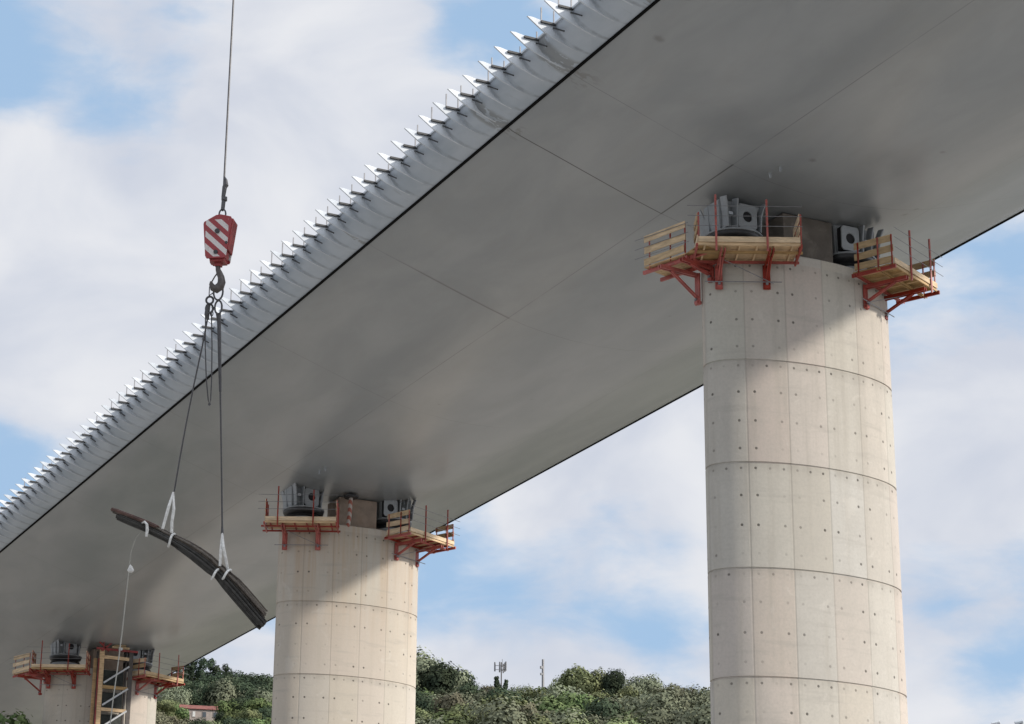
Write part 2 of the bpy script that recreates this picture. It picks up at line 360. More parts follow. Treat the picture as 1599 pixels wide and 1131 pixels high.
    brk = smooth(t, noise(t, cmb.outputs[0], 3.0, 1), 0.3, 0.6, 0.06, 0.30)
    base = mix(t, math_(t, 'MULTIPLY', vs_, brk), base, rgb(0.17, 0.155, 0.135))
    # tie holes
    hs = None
    def holes(per_u, off, dzs, r):
        nonlocal hs
        uu = math_(t, 'SUBTRACT', math_(t, 'MODULO', math_(t, 'ADD', math_(t, 'SUBTRACT', u, off), per_u*40.5), per_u), per_u*0.5)
        hid = fl(math_(t, 'DIVIDE', math_(t, 'ADD', math_(t, 'SUBTRACT', u, off), per_u*40.5), per_u))
        for q in dzs:
            dd = math_(t, 'SUBTRACT', dz, q)
            d2 = math_(t, 'SQRT', math_(t, 'ADD', math_(t, 'MULTIPLY', uu, uu), math_(t, 'MULTIPLY', dd, dd)))
            cb = nn(t, 'ShaderNodeCombineXYZ'); t.links.new(hid, cb.inputs[0]); t.links.new(li, cb.inputs[1]); cb.inputs[2].default_value = q+seed
            w2 = nn(t, 'ShaderNodeTexWhiteNoise'); t.links.new(cb.outputs[0], w2.inputs['Vector'])
            h = math_(t, 'MULTIPLY', smooth(t, d2, r*0.55, r*1.25, 1.0, 0.0), smooth(t, w2.outputs['Value'], 0.0, 1.0, 0.12, 0.88))
            hs = h if hs is None else math_(t, 'MAXIMUM', hs, h)
    holes(P, 0.33, (1.38, 2.62, 3.80), 0.062); holes(P, -0.33, (1.38, 2.62, 3.80), 0.062)
    holes(P/3, P/6*0+0.28, (0.24,), 0.058)
    base = mix(t, hs, base, rgb(0.07, 0.065, 0.055))
    setin(t, b.inputs['Base Color'], base); b.inputs['Roughness'].default_value = 0.85; b.inputs['Specular IOR Level'].default_value = 0.25
    hgt = math_(t, 'SUBTRACT', math_(t, 'MULTIPLY', fine, 0.3), math_(t, 'ADD', hs, math_(t, 'MULTIPLY', vs_, 0.4)))
    bn = nn(t, 'ShaderNodeBump'); bn.inputs['Strength'].default_value = 0.45; bn.inputs['Distance'].default_value = 0.03
    t.links.new(hgt, bn.inputs['Height']); t.links.new(bn.outputs[0], b.inputs['Normal'])
    return ma

# ------------------------------------------------------------------ ground and hill
def ground_mat(name, a, b_, c_, s1, s2):
    ma = bpy.data.materials.new(name); ma.use_nodes = True; t = ma.node_tree; b = t.nodes['Principled BSDF']
    ob = nn(t, 'ShaderNodeTexCoord').outputs['Object']
    c = mix(t, smooth(t, noise(t, ob, s1, 6, 0.6, 0.4), 0.35, 0.65), rgb(*a), rgb(*b_))
    c = mix(t, smooth(t, noise(t, ob, s2, 6, 0.65), 0.5, 0.7), c, rgb(*c_))
    setin(t, b.inputs['Base Color'], c); b.inputs['Roughness'].default_value = 0.95; b.inputs['Specular IOR Level'].default_value = 0.1
    return ma
M['ground'] = ground_mat('gravel_yard', (0.37, 0.365, 0.35), (0.31, 0.305, 0.295), (0.22, 0.215, 0.20), 0.03, 0.3)
M['hill'] = ground_mat('scrub_hillside', (0.055, 0.075, 0.03), (0.095, 0.10, 0.05), (0.13, 0.11, 0.065), 0.03, 0.12)
g = MB().add([(-2500, -2500, -1.6), (2500, -2500, -1.6), (2500, 4000, -1.6), (-2500, 4000, -1.6)], [(0, 1, 2, 3)]).build('ground', M['ground'])
tag(g, kind='structure')
def interp(x, tab):
    if x <= tab[0][0]: return tab[0][1]
    for (a, b), (c, d) in zip(tab, tab[1:]):
        if x <= c: return b + (d-b)*(x-a)/(c-a)
    return tab[-1][1]
ELP = [(150, -0.45), (220, 1.5), (300, 8.0), (350, 9.25), (400, 9.95), (450, 10.3), (520, 10.45), (620, 10.2), (800, 8.6), (1100, 6.0), (1500, 3.0), (2200, 1.0)]
AZP = [(-60, 0.3), (0, 0.35), (9, 0.5), (15, 0.94), (17, 0.955), (21, 0.955), (22.5, 1.0), (32, 1.0), (36, 0.90), (42, 0.72), (60, 0.5), (90, 0.3)]
def hill_z(x, y):
    r = math.hypot(x, y); a = math.degrees(math.atan2(x, y))
    e = interp(r, ELP)*interp(a, AZP)
    z = r*math.tan(R(e)) if e > 0 else -2.6
    z += 1.2*math.sin(x*0.05+1)*math.cos(y*0.043) + 0.7*math.sin(x*0.13+y*0.09)
    kn = 13*math.exp(-((x-44)**2+(y-186)**2)/(2*15.0**2))
    return max(z, -2.4) + kn
hm = MB(); rs = [150+10*i for i in range(46)] + [620+60*i for i in range(26)]; azl = [-60+1.5*i for i in range(101)]
for r_ in rs:
    for a in azl:
        x, y = r_*math.sin(R(a)), r_*math.cos(R(a)); hm.v.append((x, y, hill_z(x, y)))
na = len(azl)
for i in range(len(rs)-1):
    for j in range(na-1): hm.f.append((i*na+j, i*na+j+1, (i+1)*na+j+1, (i+1)*na+j))
hill = hm.build('hill', M['hill'], smooth_=True); tag(hill, kind='structure')
def hill_blend():
    t = M['hill'].node_tree; b = t.nodes['Principled BSDF']; old = b.inputs['Base Color'].links[0].from_socket
    ob = nn(t, 'ShaderNodeTexCoord').outputs['Object']; sep = nn(t, 'ShaderNodeSeparateXYZ'); t.links.new(ob, sep.inputs[0])
    zz = math_(t, 'ADD', sep.outputs[2], math_(t, 'MULTIPLY', noise(t, ob, 0.05, 4), 20.0))
    c = mix(t, smooth(t, zz, 34.0, 48.0), rgb(0.30, 0.28, 0.25), old); t.links.new(c, b.inputs['Base Color'])
hill_blend()

# ------------------------------------------------------------------ bridge deck
CX, H = 52.5, 36.27
PY = [77.4, 127.4, 177.4]; ZO = [0.0, 0.30, 0.55]; PX = [CX-0.14, CX+0.33, CX+0.20]
prof = [(0, 2.34), (1.5, 2.40), (3.0, 2.57), (4.0, 2.74), (5.0, 2.98), (6.2, 3.34), (7.5, 3.76), (9.0, 4.26), (10.4, 4.73), (11.3, 5.02), (11.9, 5.22), (12.3, 5.37), (12.55, 5.50)]
Y0, Y1 = -90.0, 300.0
deck = empty('bridge_deck', (CX, 0, H))
tag(deck, 'long pale grey steel bridge deck with curved underside crossing overhead on the piers', 'bridge deck')
full = [(-x, z) for x, z in reversed(prof)] + prof[1:]
hb = MB(); ysn = [Y0+6.0*i for i in range(66)]; ysn[-1] = Y1
for y in ysn:
    for x, z in full: hb.v.append((x, y, z))
nf = len(full)
for i in range(len(ysn)-1):
    for j in range(nf-1): hb.f.append((i*nf+j, i*nf+j+1, (i+1)*nf+j+1, (i+1)*nf+j))
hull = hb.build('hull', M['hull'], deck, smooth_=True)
slab = MB().prism([(-13.25, 6.66), (13.9, 6.66), (13.9, 6.9), (0, 7.2), (-13.25, 6.9)], Y0, Y1).build('road_slab', M['deck_top'], deck)
for s, nm in ((-1, 'edge_strip'), (1, 'edge_strip')):
    MB().prism([(s*12.52, 5.45), (s*12.63, 5.44), (s*12.64, 5.60), (s*12.52, 5.62)], Y0, Y1).build(nm, M['black'], deck)
# curved fascia, slightly scalloped between the fins
FP = [(-12.64, 5.52), (-12.95, 5.53), (-13.3, 5.60), (-13.65, 5.72), (-13.95, 5.90), (-14.13, 6.12), (-14.19, 6.32), (-14.20, 6.47)]
FY0 = 74.34 - 1.47*8
SP = 1.47
def fascia():
    fb = MB(); ys = []; 
    n0 = int((50-FY0)/SP)-1; n1 = int((200-FY0)/SP)+1
    for k in range(n0, n1):
        for q in range(8): ys.append(FY0 + SP*(k+q/8))
    ys = [Y0]+ys+[Y1]
    for y in ys:
        ph = ((y-FY0)/SP) % 1.0
        dip = (4*ph*(1-ph))**0.75*0.10 if 50 < y < 200 else 0.0
        for i, (x, z) in enumerate(FP):
            k = i/(len(FP)-1); a = math.sin(math.pi*min(k*1.15, 1)*0.9)
            fb.v.append((x + dip*a*0.75, y, z + dip*a*0.85))
        fb.v.append((-14.12, y, 6.47)); fb.v.append((-13.28, y, 6.655))
    n = len(FP)+2
    for i in range(len(ys)-1):
        for j in range(n-1): fb.f.append((i*n+j, i*n+j+1, (i+1)*n+j+1, (i+1)*n+j))
    return fb.build('fascia', M['fascia'], deck, smooth_=True)
fascia()
MB().prism([(12.66, 5.55), (12.95, 5.86), (13.3, 6.16), (13.7, 6.50), (13.85, 6.66), (13.4, 6.655), (12.6, 5.75)], Y0, Y1).build('side_panel', M['fascia'], deck)
# fins with posts
low = [(-15.42, 6.60), (-15.05, 6.34), (-14.7, 6.10), (-14.35, 5.94), (-14.02, 5.835), (-13.6, 5.69), (-13.2, 5.575), (-12.76, 5.545)]
topp = [(-12.9, 5.70), (-13.6, 5.96), (-14.0, 6.2), (-14.16, 6.53), (-14.82, 6.56), (-15.2, 6.62)]
finm = MB().prism(low+topp, -0.035, 0.035).mesh('bracket', M['whitepaint'])
flm = MB().box((-14.50, -0.085, 6.475), (0.66, 0.10, 0.085)).mesh('flange', M['flange'])
flm2 = MB().beam((-14.27, -0.06, 6.33), (-14.13, -0.70, 5.93), 0.05, 0.06).mesh('flange', M['flange'])
posts = [MB().box((-14.80, -0.03, 6.50+h/2), (0.045, 0.045, h)).mesh('post', M['tube']) for h in (0.38, 0.62)]
posti = [MB().box((-14.24, -0.03, 6.50+h/2), (0.045, 0.045, h)).mesh('post', M['tube']) for h in (0.36, 0.60)]
lip = MB().prism([(-14.26, 6.47), (-14.10, 6.475), (-14.10, 6.56), (-14.26, 6.55)], 60, 200).build('upper_trim', M['whitepaint'], deck)
rnd = random.Random(3)
nfin = 69
for k in range(-1, nfin):
    y = FY0 + SP*(k+2)
    b = bpy.data.objects.new('bracket', finm); col.objects.link(b); b.parent = deck; b.location = (0, y, 0)
    for fm_ in (flm, flm2):
        f_ = bpy.data.objects.new('flange', fm_); col.objects.link(f_); f_.parent = b
    for pm in (posts, posti):
        if rnd.random() < (0.78 if k < 30 else 0.4):
            p = bpy.data.objects.new('post', pm[rnd.random() < 0.6]); col.objects.link(p); p.parent = b
# ------------------------------------------------------------------ piers
A_, B_ = 4.55, 2.0
NA = 144
def ell(t, off=0.0):
    x, y = A_*math.cos(t), B_*math.sin(t)
    nx, ny = math.cos(t)/A_, math.sin(t)/B_; l = math.hypot(nx, ny)
    return x+off*nx/l, y+off*ny/l
arcs = [0.0]; tt = [-math.pi + 2*math.pi*i/NA for i in range(NA+1)]
for i in range(NA):
    s = 0
    for q in range(6):
        a = tt[i] + (tt[i+1]-tt[i])*(q+.5)/6; s += math.hypot(A_*math.sin(a), B_*math.cos(a))*(tt[i+1]-tt[i])/6
    arcs.append(arcs[-1]+s)
def shaft(jt, jp, mat, parent, ztop, zbot):
    lv = [(0.0, 0.0)]; z = jt
    rows = [(0, -0.05), (-0.05, 0.0)]
    while z > zbot+1:
        rows += [(z+0.055, 0.0), (z+0.03, -0.05), (z-0.02, -0.05), (z-0.04, 0.0)]; z -= jp
    rows.append((zbot, 0.0))
    vs, fs, uvs = [], [], []
    for (z, off) in rows:
        for i in range(NA): x, y = ell(tt[i], off); vs.append((x, y, z))
    for r_ in range(len(rows)-1):
        for i in range(NA):
            j = (i+1) % NA; fs.append((r_*NA+i, (r_+1)*NA+i, (r_+1)*NA+j, r_*NA+j))
            uvs.append([(arcs[i], rows[r_][0]), (arcs[i], rows[r_+1][0]), (arcs[i+1], rows[r_+1][0]), (arcs[i+1], rows[r_][0])])
    fs.append(tuple(range(NA))); uvs.append([(arcs[i]*0+0.9, -0.9) for i in range(NA)])
    me = bpy.data.meshes.new('shaft'); me.from_pydata(vs, [], fs); me.update()
    uvl = me.uv_layers.new(name='UVMap'); k = 0
    for p, u in zip(me.polygons, uvs):
        p.use_smooth = len(p.vertices) == 4
        for li, c in zip(p.loop_indices, u): uvl.data[li].uv = c
    me.materials.append(mat)
    try: me.set_sharp_from_angle(angle=R(35))
    except Exception: pass
    o = bpy.data.objects.new('shaft', me); col.objects.link(o); o.parent = parent
    return o
plab = ['nearest and tallest looking pale concrete pier at the right of the picture',
        'middle concrete pier with rust brown run-off and a diagonal deck shadow',
        'far left concrete pier with a stair tower standing against it']
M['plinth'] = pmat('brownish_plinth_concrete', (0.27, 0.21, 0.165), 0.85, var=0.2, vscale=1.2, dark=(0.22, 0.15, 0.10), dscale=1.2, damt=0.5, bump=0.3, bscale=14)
M['plinth_recess'] = pmat('shaded_plinth_concrete', (0.11, 0.095, 0.08), 0.85, var=0.15, vscale=1.2, dark=(0.22, 0.19, 0.16), dscale=1.2, damt=0.5, bump=0.3, bscale=14)  # shade of the recess is put into this darker plinth colour
for k in range(3):
    mt = concrete_material('pier_concrete', [(-4.82, 4.40), (-4.80, 4.40), (-4.80, 4.40)][k], 3.3+k*5.7, [1.0, 1.0, 0.97][k], [0.0, 0.85, 0.12][k])
    p = empty('bridge_pier', (PX[k], PY[k], H+ZO[k]))
    tag(p, plab[k], 'bridge pier', 'elliptical concrete piers under the deck')
    sh = shaft(-4.82, 4.40, mt, p, 0, -39.5)
    pl = MB().box((0.1, 0, 1.16-ZO[k]/2), (2.5, 1.9, 2.32-ZO[k])); pl.box((0.15, 0.0, 0.12), (2.9, 2.5, 0.24))
    pl.build('plinth', M['plinth'] if k else M['plinth_recess'], p, bevel=0.03)
# ------------------------------------------------------------------ bearings
def make_bearing(cxh, stf, sr):
    root = empty('bridge_bearing')
    MB().lathe((0, 0, 0), [(1.18, 0.0), (1.18, 0.30), (1.06, 0.34), (1.06, 0.50)], 48).build('base_plate', M['bearing'], root, smooth_=True)
    MB().lathe((0, 0, 0.504), [(1.10, 0.0), (1.17, 0.05), (1.12, 0.13), (1.00, 0.19), (1.10, 0.25), (1.19, 0.32), (1.23, 0.40), (1.23, 0.50)], 48).build('skirt', M['rubber'], root, smooth_=True)
    MB().lathe((0, 0, 1.008), [(1.20, 0.0), (1.28, 0.02), (1.28, 0.09), (0.95, 0.12)], 48).build('top_plate', M['bearing'], root, smooth_=True)
    MB().prism([(-0.90, 1.13), (0.90, 1.13), (1.00, 1.7), (1.05, 2.48), (-1.05, 2.48), (-1.0, 1.7)], -0.62, 0.62).build('housing', M['bearing'], root)
    for (x, fl_) in stf:
        pts = [(0.0, 1.13), (0.02, 1.5), (0.06, 1.85), (0.16, 2.15), (0.32, 2.45)]
        for sgn in (-1, 1):
            st = MB()
            for (a, b) in zip(pts, pts[1:]):
                st.beam((x+fl_*a[0]*0.6, sgn*(0.86+a[0]*0.5), a[1]), (x+fl_*b[0]*0.6, sgn*(0.86+b[0]*0.5), b[1]+0.01), 0.055, 0.44, (0, 1, 0))
            st.build('stiffener', M['bearing'], root)
    for sgn in (-1, 1):
        jb = MB(); czh, rr = 1.74, 0.23; n = 24; y0, y1 = sgn*1.02, sgn*0.96
        sq = []
        for i in range(n):
            a = 2*math.pi*i/n + math.pi/n; c, s_ = math.cos(a), math.sin(a); q = 0.46/max(abs(c), abs(s_)); sq.append((cxh+c*q, czh+s_*q*1.22))
        ci = [(cxh+rr*math.cos(2*math.pi*i/n+math.pi/n), czh+rr*1.05*math.sin(2*math.pi*i/n+math.pi/n)) for i in range(n)]
        vs = [(x, y0, z) for x, z in sq]+[(x, y0, z) for x, z in ci]+[(x, y1, z) for x, z in sq]+[(x, y1, z) for x, z in ci]
        fs = []
        for i in range(n):
            j = (i+1) % n
            fs += [(i, j, n+j, n+i), (2*n+i, 3*n+i, 3*n+j, 2*n+j), (n+i, n+j, 3*n+j, 3*n+i), (i, 2*n+i, 2*n+j, j)]
        jb.add(vs, fs)
        jp_ = jb.build('jacking_box', M['bearing'], root)
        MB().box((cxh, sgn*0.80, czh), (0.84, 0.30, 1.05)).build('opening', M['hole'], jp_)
    for x, y in sr:
        MB().beam((x, y, 1.13), (x-0.06, y, 2.45), 0.05, 0.20, (0, 1, 0)).build('side_rib', M['bearing'], root)
    MB().box((cxh-0.78 if cxh > 0 else cxh+0.9, -0.90, 1.80), (0.20, 0.10, 0.13)).build('junction_box', M['whitepaint'], root)
    return root
be = make_bearing(0.12, ((-0.88, -1), (-0.43, -0.2), (0.74, 1)), ((-0.98, -0.5), (-0.98, 0.35)))
be2 = make_bearing(-0.50, ((0.10, 0.0), (0.55, 0.3), (0.95, 1)), ((-1.0, -0.5), (-1.0, -0.05), (-1.0, 0.4)))
blab = [('grey steel bearing on the left end of the nearest pier, behind the longest platform', 'grey steel bearing on the right end of the nearest pier, partly hidden by plank guard'),
        ('grey steel bearing with two black ribbed discs on the left end of the middle pier', 'grey steel bearing with round opening on the right end of the middle pier'),
        ('grey steel bearing on the left end of the far left pier', 'grey steel bearing on the right end of the far left pier beside the stair tower')]
for k in range(3):
    for s, q in ((-1, 0), (1, 1)):
        loc = (PX[k]+(-3.10 if q == 0 else 2.75), PY[k], H+ZO[k]+0.002); src = (be, be2)[q]
        if k == 0: o = src; o.location = loc
        else: o = copy_tree(src, None, loc)
        tag(o, blab[k][q], 'bridge bearing', 'steel bearings between the piers and the deck')
# ------------------------------------------------------------------ working platforms
U = Vector((-0.9, 0.436, 0)).normalized(); Nn = Vector((-0.436, -0.9, 0)).normalized()
def P3(s, d, z): return U*s + Nn*d + Vector((0, 0, z))
def guard(root, a, b, mir, n=3, hgt=1.25, z0=-0.42, extra=True):
    """plank guard panel from a to b (plan points)"""
    g_ = empty('end_guard'); g_.parent = root
    a, b = Vector((a[0], a[1], 0)), Vector((b[0], b[1], 0)); d = (b-a).normalized(); nrm = Vector((-d.y, d.x, 0))
    hh = 0.30
    zs = [z0+0.02, z0+0.02+(hgt-hh)*0.5, z0+0.02+(hgt-hh)] if n == 3 else [z0+0.02+(hgt-hh)*i/(n-1) for i in range(n)]
    for i, z in enumerate(zs):
        e0, e1 = rndp.uniform(0, .10), rndp.uniform(0, .10)
        MB().beam(a + d*e0 + Vector((0, 0, z+hh/2+rndp.uniform(-.03, .03))), b - d*e1 + Vector((0, 0, z+hh/2+rndp.uniform(-.05, .05))), 0.035, hh).build('plank', M['plank'], g_, mir)
    for t in (0.12, 0.62, 0.97):
        q = a.lerp(b, t) + nrm*0.05
        MB().box((q.x, q.y, z0+hgt*0.45), (0.05, 0.05, hgt*1.1)).build('upright', M['red'], g_, mir)
    return g_
def bracket(root, foot, dirv_, out_, mir, zb=-1.72):
    """red steel cantilever bracket; foot = plan point on the pier face"""
    f0 = Vector((foot[0], foot[1], 0)); d = Vector((dirv_[0], dirv_[1], 0)).normalized(); sd = Vector((-d.y, d.x, 0))
    p = f0 + d*0.13
    b_ = MB()
    for q in (-0.075, 0.075):
        b_.beam(p+sd*q+Vector((0, 0, -0.66)), p+sd*q+Vector((0, 0, zb)), 0.06, 0.16, sd)
        b_.beam(f0+d*0.05+sd*q+Vector((0, 0, -0.745)), f0+d*out_+sd*q+Vector((0, 0, -0.745)), 0.055, 0.16)
        b_.beam(p+sd*q*0.6+Vector((0, 0, zb+0.28)), f0+d*(out_*0.72)+sd*q*0.6+Vector((0, 0, -0.82)), 0.05, 0.09)
    b_.beam(p+Vector((0, 0, zb+0.02)), p+Vector((0, 0, zb+0.16)), 0.24, 0.20, sd)
    b_.build('support_bracket', M['red'], root, mir)
    MB().beam(p+d*0.10+Vector((0, 0, zb+0.20)), p+d*0.17+Vector((0, 0, zb+0.20)), 0.10, 0.10).build('bolt', M['tube'], root, mir)
rndp = random.Random(11)
def platform(mir, wing, name_root, loc, label, gx=1.0, short=False, red=False):
    root = empty('work_platform', loc); tag(root, label, 'work platform', 'red and timber working platforms round the pier tops')
    s0, s1, d0, d1 = 0.60, 4.80, 2.84, 4.82
    if short: s1 = 4.40
    # floor: planks across, one part (surface pattern)
    fl_ = MB(); nb = 9
    for i in range(nb):
        da = d0+(d1-d0)*i/nb; db = d0+(d1-d0)*(i+1)/nb-0.015; mid = (da+db)/2
        fl_.beam(P3(s0+rndp.uniform(0, .05), mid, -0.455+rndp.uniform(-.003, .003)), P3(s1-rndp.uniform(0, .05), mid, -0.455), db-da, 0.05)
    fl_.build('timber_floor', M['timber'], root, mir)
    js = MB()
    for i in range(6):
        s = s0+0.3+(s1-s0-0.6)*i/5
        js.beam(P3(s, d0+0.05, -0.53), P3(s, d1-0.03, -0.53), 0.07, 0.10)
    js.build('joist', M['darkred' if red else 'timber'], root, mir)
    MB().beam(P3(s0, d1+0.03, -0.335), P3(s1-0.02, d1+0.03, -0.335), 0.04, 0.235).build('toe_board', M['plank'], root, mir)
    MB().beam(P3(s0-0.05, d1-0.02, -0.535), P3(s1+0.05, d1-0.02, -0.535), 0.06, 0.10).build('edge_timber', M['timber'], root, mir)
    for d, mb_ in ((3.05, 'red'), (4.15, 'red' if red else 'timber')):
        b_ = MB()
        for q in (-0.05, 0.05): b_.beam(P3(s0-0.18, d+q, -0.625), P3(s1+0.28, d+q, -0.625), 0.035, 0.085)
        b_.build('bearer', M[mb_], root, mir)
    for s in (s0-0.04, s1+0.04):
        MB().beam(P3(s, d0, -0.62), P3(s, d1+0.1, -0.62), 0.08, 0.16).build('end_channel', M['red'], root, mir)
    for s in (1.76, 3.45 if short else 3.75):
        f0 = P3(s, 2.66 if s < 2 else 2.62, 0)
        bracket(root, (f0.x, f0.y), Nn, 2.15, mir)
    # tie rods low on the brackets
    MB().tube([P3(1.15, 2.95, -1.45), P3(4.0 if short else 4.35, 2.93, -1.45)], 0.022, 6).build('tie_tube', M['tube'], root, mir)
    MB().tube([P3(1.5, 3.0, -1.55), P3(3.6, 3.6, -0.75)], 0.018, 6).build('tie_tube', M['tube'], root, mir)
    # guard posts and thin rails
    for s, h in ((3.75 if short else 4.05, 1.62), (1.95, 1.42)):
        q = P3(s, d1+0.09, 0); MB().box((q.x, q.y, (h-0.85)/2), (0.065, 0.065, h+0.85)).build('guard_post', M['red'], root, mir)
    for h in (0.22, 0.66, 1.10):
        MB().tube([P3(s0-0.1, d1+0.13, h), P3(s1+0.42, d1+0.13, h)], 0.014, 6).build('rail', M['tube'], root, mir)
    a, b = P3(s0, d0+0.1, 0), P3(s0, d1, 0); guard(root, (a.x, a.y), (b.x, b.y), mir)
    a, b = P3(s1, d0+0.45, 0), P3(s1, d1, 0); guard(root, (a.x, a.y), (b.x, b.y), mir, hgt=1.3)
    if wing:
        a, b = Vector((-6.22, -0.95, 0)), Vector((-6.95, 1.25, 0)); ud = (b-a).normalized(); nd = Vector((-ud.y, ud.x, 0))
        wf = MB(); L = (b-a).length
        for i in range(8):
            t = 0.11+0.2*i
            wf.beam(a - nd*t + Vector((0, 0, -0.455)), b - nd*t + Vector((0, 0, -0.455)), 0.18, 0.05)
        wf.build('wing_floor', M['timber'], root, mir)
        w2 = MB(); w2.prism([(-6.25, -2.2), (-6.22, -0.95), (-4.85, -0.45), (-4.6, -1.2), (-5.1, -1.9)][::-1], -0.50, -0.46, 'z'); w2.build('corner_floor', M['timber'], root, mir)
        for t in (0.25, 1.35):
            MB().beam(a - nd*t - ud*0.9 + Vector((0, 0, -0.58)), b - nd*t + ud*0.25 + Vector((0, 0, -0.58)), 0.10, 0.15).build('bearer', M['red'], root, mir)
        guard(root, (b.x, b.y), (a.x, a.y), mir, hgt=1.35)
        bracket(root, (-4.72, 0.42), (-0.98, -0.10), 2.1, mir, -2.05)
        bracket(root, (-4.60, -0.45), (-0.98, -0.25), 1.9, mir, -1.3)
        for h in (0.0, 0.42, 0.85):
            MB().tube([b+nd*0.06+ud*0.45+Vector((0, 0, h)), a+nd*0.06-ud*0.2+Vector((0, 0, h))], 0.014, 6).build('rail', M['tube'], root, mir)
        MB().beam(a - nd*0.0 + Vector((0, 0, -0.64)), a - nd*1.7 + Vector((0, 0, -0.60)), 0.10, 0.16).build('end_channel', M['red'], root, mir)
    return root
plf = [('platform with planked side wing round the left end of the nearest pier', 'platform on the right end of the nearest pier, jutting against the sky'),
       ('straight red and timber platform on the left end of the middle pier', 'red and timber platform on the right end of the middle pier'),
       ('platform with planked wing on the left end of the far left pier', 'red and timber platform right of the stair tower on the far left pier')]
for k in range(3):
    platform(False, k != 1, 'l', (PX[k]+(0.2, 0.03, 0.03)[k], PY[k], H+ZO[k]), plf[k][0], red=(k > 0))
    platform(True, False, 'r', (PX[k]-0.42, PY[k], H+ZO[k]), plf[k][1], short=(k == 0), red=(k > 0))

# striped drain pipe under the deck at the middle pier
sp = empty('striped_hanging_pipe', (0, 0, 0)); tag(sp, 'red and white striped pipe hanging below a dark plate at the middle pier', 'striped pipe')
q = at_y(548, 777, PY[1]-1.75); q2 = at_y(543, 824, PY[1]-1.85)
sp.location = q2
dq = q-q2
def spiral_mat(a, b_):
    ma = bpy.data.materials.new('spiral_striped_paint'); ma.use_nodes = True; t = ma.node_tree; b = t.nodes['Principled BSDF']
    w = nn(t, 'ShaderNodeTexWave', wave_type='BANDS', bands_direction='DIAGONAL'); w.inputs['Scale'].default_value = 1.1
    t.links.new(nn(t, 'ShaderNodeTexCoord').outputs['Object'], w.inputs['Vector'])
    setin(t, b.inputs['Base Color'], mix(t, smooth(t, w.outputs['Fac'], 0.45, 0.55), rgb(*a), rgb(*b_))); b.inputs['Roughness'].default_value = 0.6
    return ma
MB().tube([Vector((0, 0, 0)), dq*0.4+Vector((.03, 0, 0)), dq], 0.13, 12).build('pipe', spiral_mat((0.32, 0.10, 0.07), (0.42, 0.38, 0.34)), sp, smooth_=True)
MB().lathe(dq, [(0.40, -0.05), (0.46, 0.0), (0.46, 0.09), (0.2, 0.12), (0.1, 0.42)], 24).build('collar_plate', M['rubber'], sp, smooth_=True)

# hooks/eyes left under the deck
for (px, py, Y) in ((1203, 275, 75.2), (1219, 265, 75.2), (499, 738, 125.0), (508, 733, 125.0)):
    r_ = ray(px, py); # intersect with underside z(x)
    tpar = None
    for i in range(4000):
        t_ = 0.01+i*0.00001*1.0
        p = r_*t_
        xr = abs(p.x-CX)
        if xr < 12.5 and p.z > H + interp(xr, prof) - 0.12: tpar = p; break
    if tpar is None: continue
    e = MB(); e.prism([(tpar.x-0.08, tpar.z+0.14), (tpar.x-0.03, tpar.z-0.10), (tpar.x+0.03, tpar.z-0.10), (tpar.x+0.08, tpar.z+0.14)], tpar.y-0.03, tpar.y+0.03)
    o = e.build('lifting_lug', M['bearing'], deck); o.location = -Vector((CX, 0, H))
# ------------------------------------------------------------------ crane hook block and load
D = 85.0
def cz(px, py, dd=0.0): return at_depth(px, py, D+dd)
hbk = empty('crane_hook_block', cz(343, 376)); tag(hbk, 'red and white striped crane hook block hanging on its steel rope', 'crane hook')
o0 = hbk.location.copy()
yaw = -math.atan2(o0.x, o0.y) + R(-16)          # turned so that its right cheek edge shows
hbk.rotation_euler = (0, 0, yaw); hbk.scale = (1.05, 1.05, 1.05)
def stripe_mat():
    ma = bpy.data.materials.new('hazard_striped_cheek'); ma.use_nodes = True; t = ma.node_tree; b = t.nodes['Principled BSDF']
    ob = nn(t, 'ShaderNodeTexCoord').outputs['Object']
    sep = nn(t, 'ShaderNodeSeparateXYZ'); t.links.new(ob, sep.inputs[0]); x, y, z = sep.outputs
    s = math_(t, 'ADD', math_(t, 'MULTIPLY', x, 0.95), z)
    fr_ = math_(t, 'MODULO', math_(t, 'ADD', s, 9.80), 0.46)
    st = math_(t, 'GREATER_THAN', fr_, 0.23)
    inb = math_(t, 'MULTIPLY', smooth(t, math_(t, 'ABSOLUTE', math_(t, 'ADD', x, 0.02)), 0.40, 0.41, 1.0, 0.0), smooth(t, math_(t, 'ABSOLUTE', math_(t, 'SUBTRACT', z, -0.03)), 0.69, 0.70, 1.0, 0.0))
    wear = smooth(t, noise(t, ob, 5.0, 5, 0.6), 0.60, 0.72, 0.0, 0.5)
    c = mix(t, math_(t, 'MULTIPLY', st, inb), rgb(0.24, 0.028, 0.032), rgb(0.50, 0.47, 0.45))
    c = mix(t, wear, c, rgb(0.14, 0.05, 0.045))
    setin(t, b.inputs['Base Color'], c); b.inputs['Roughness'].default_value = 0.45
    return ma
M['stripe'] = stripe_mat()
cheek = [(-0.52, 0.52), (-0.50, 0.60), (-0.08, 0.84), (0.08, 0.86), (0.46, 0.76), (0.50, 0.66), (0.34, -0.70), (0.30, -0.78), (-0.34, -0.78), (-0.40, -0.70)]
fr_c = MB().prism(cheek, -0.34, -0.29).build('cheek_plate', M['stripe'], hbk, bevel=0.012)
MB().prism(cheek, 0.29, 0.34).build('cheek_plate', M['stripe'], hbk, bevel=0.012)
inner = [(x*0.90, z*0.93) for x, z in cheek]
MB().prism(inner, -0.17, 0.17).build('centre_plate', M['darkred'], hbk)
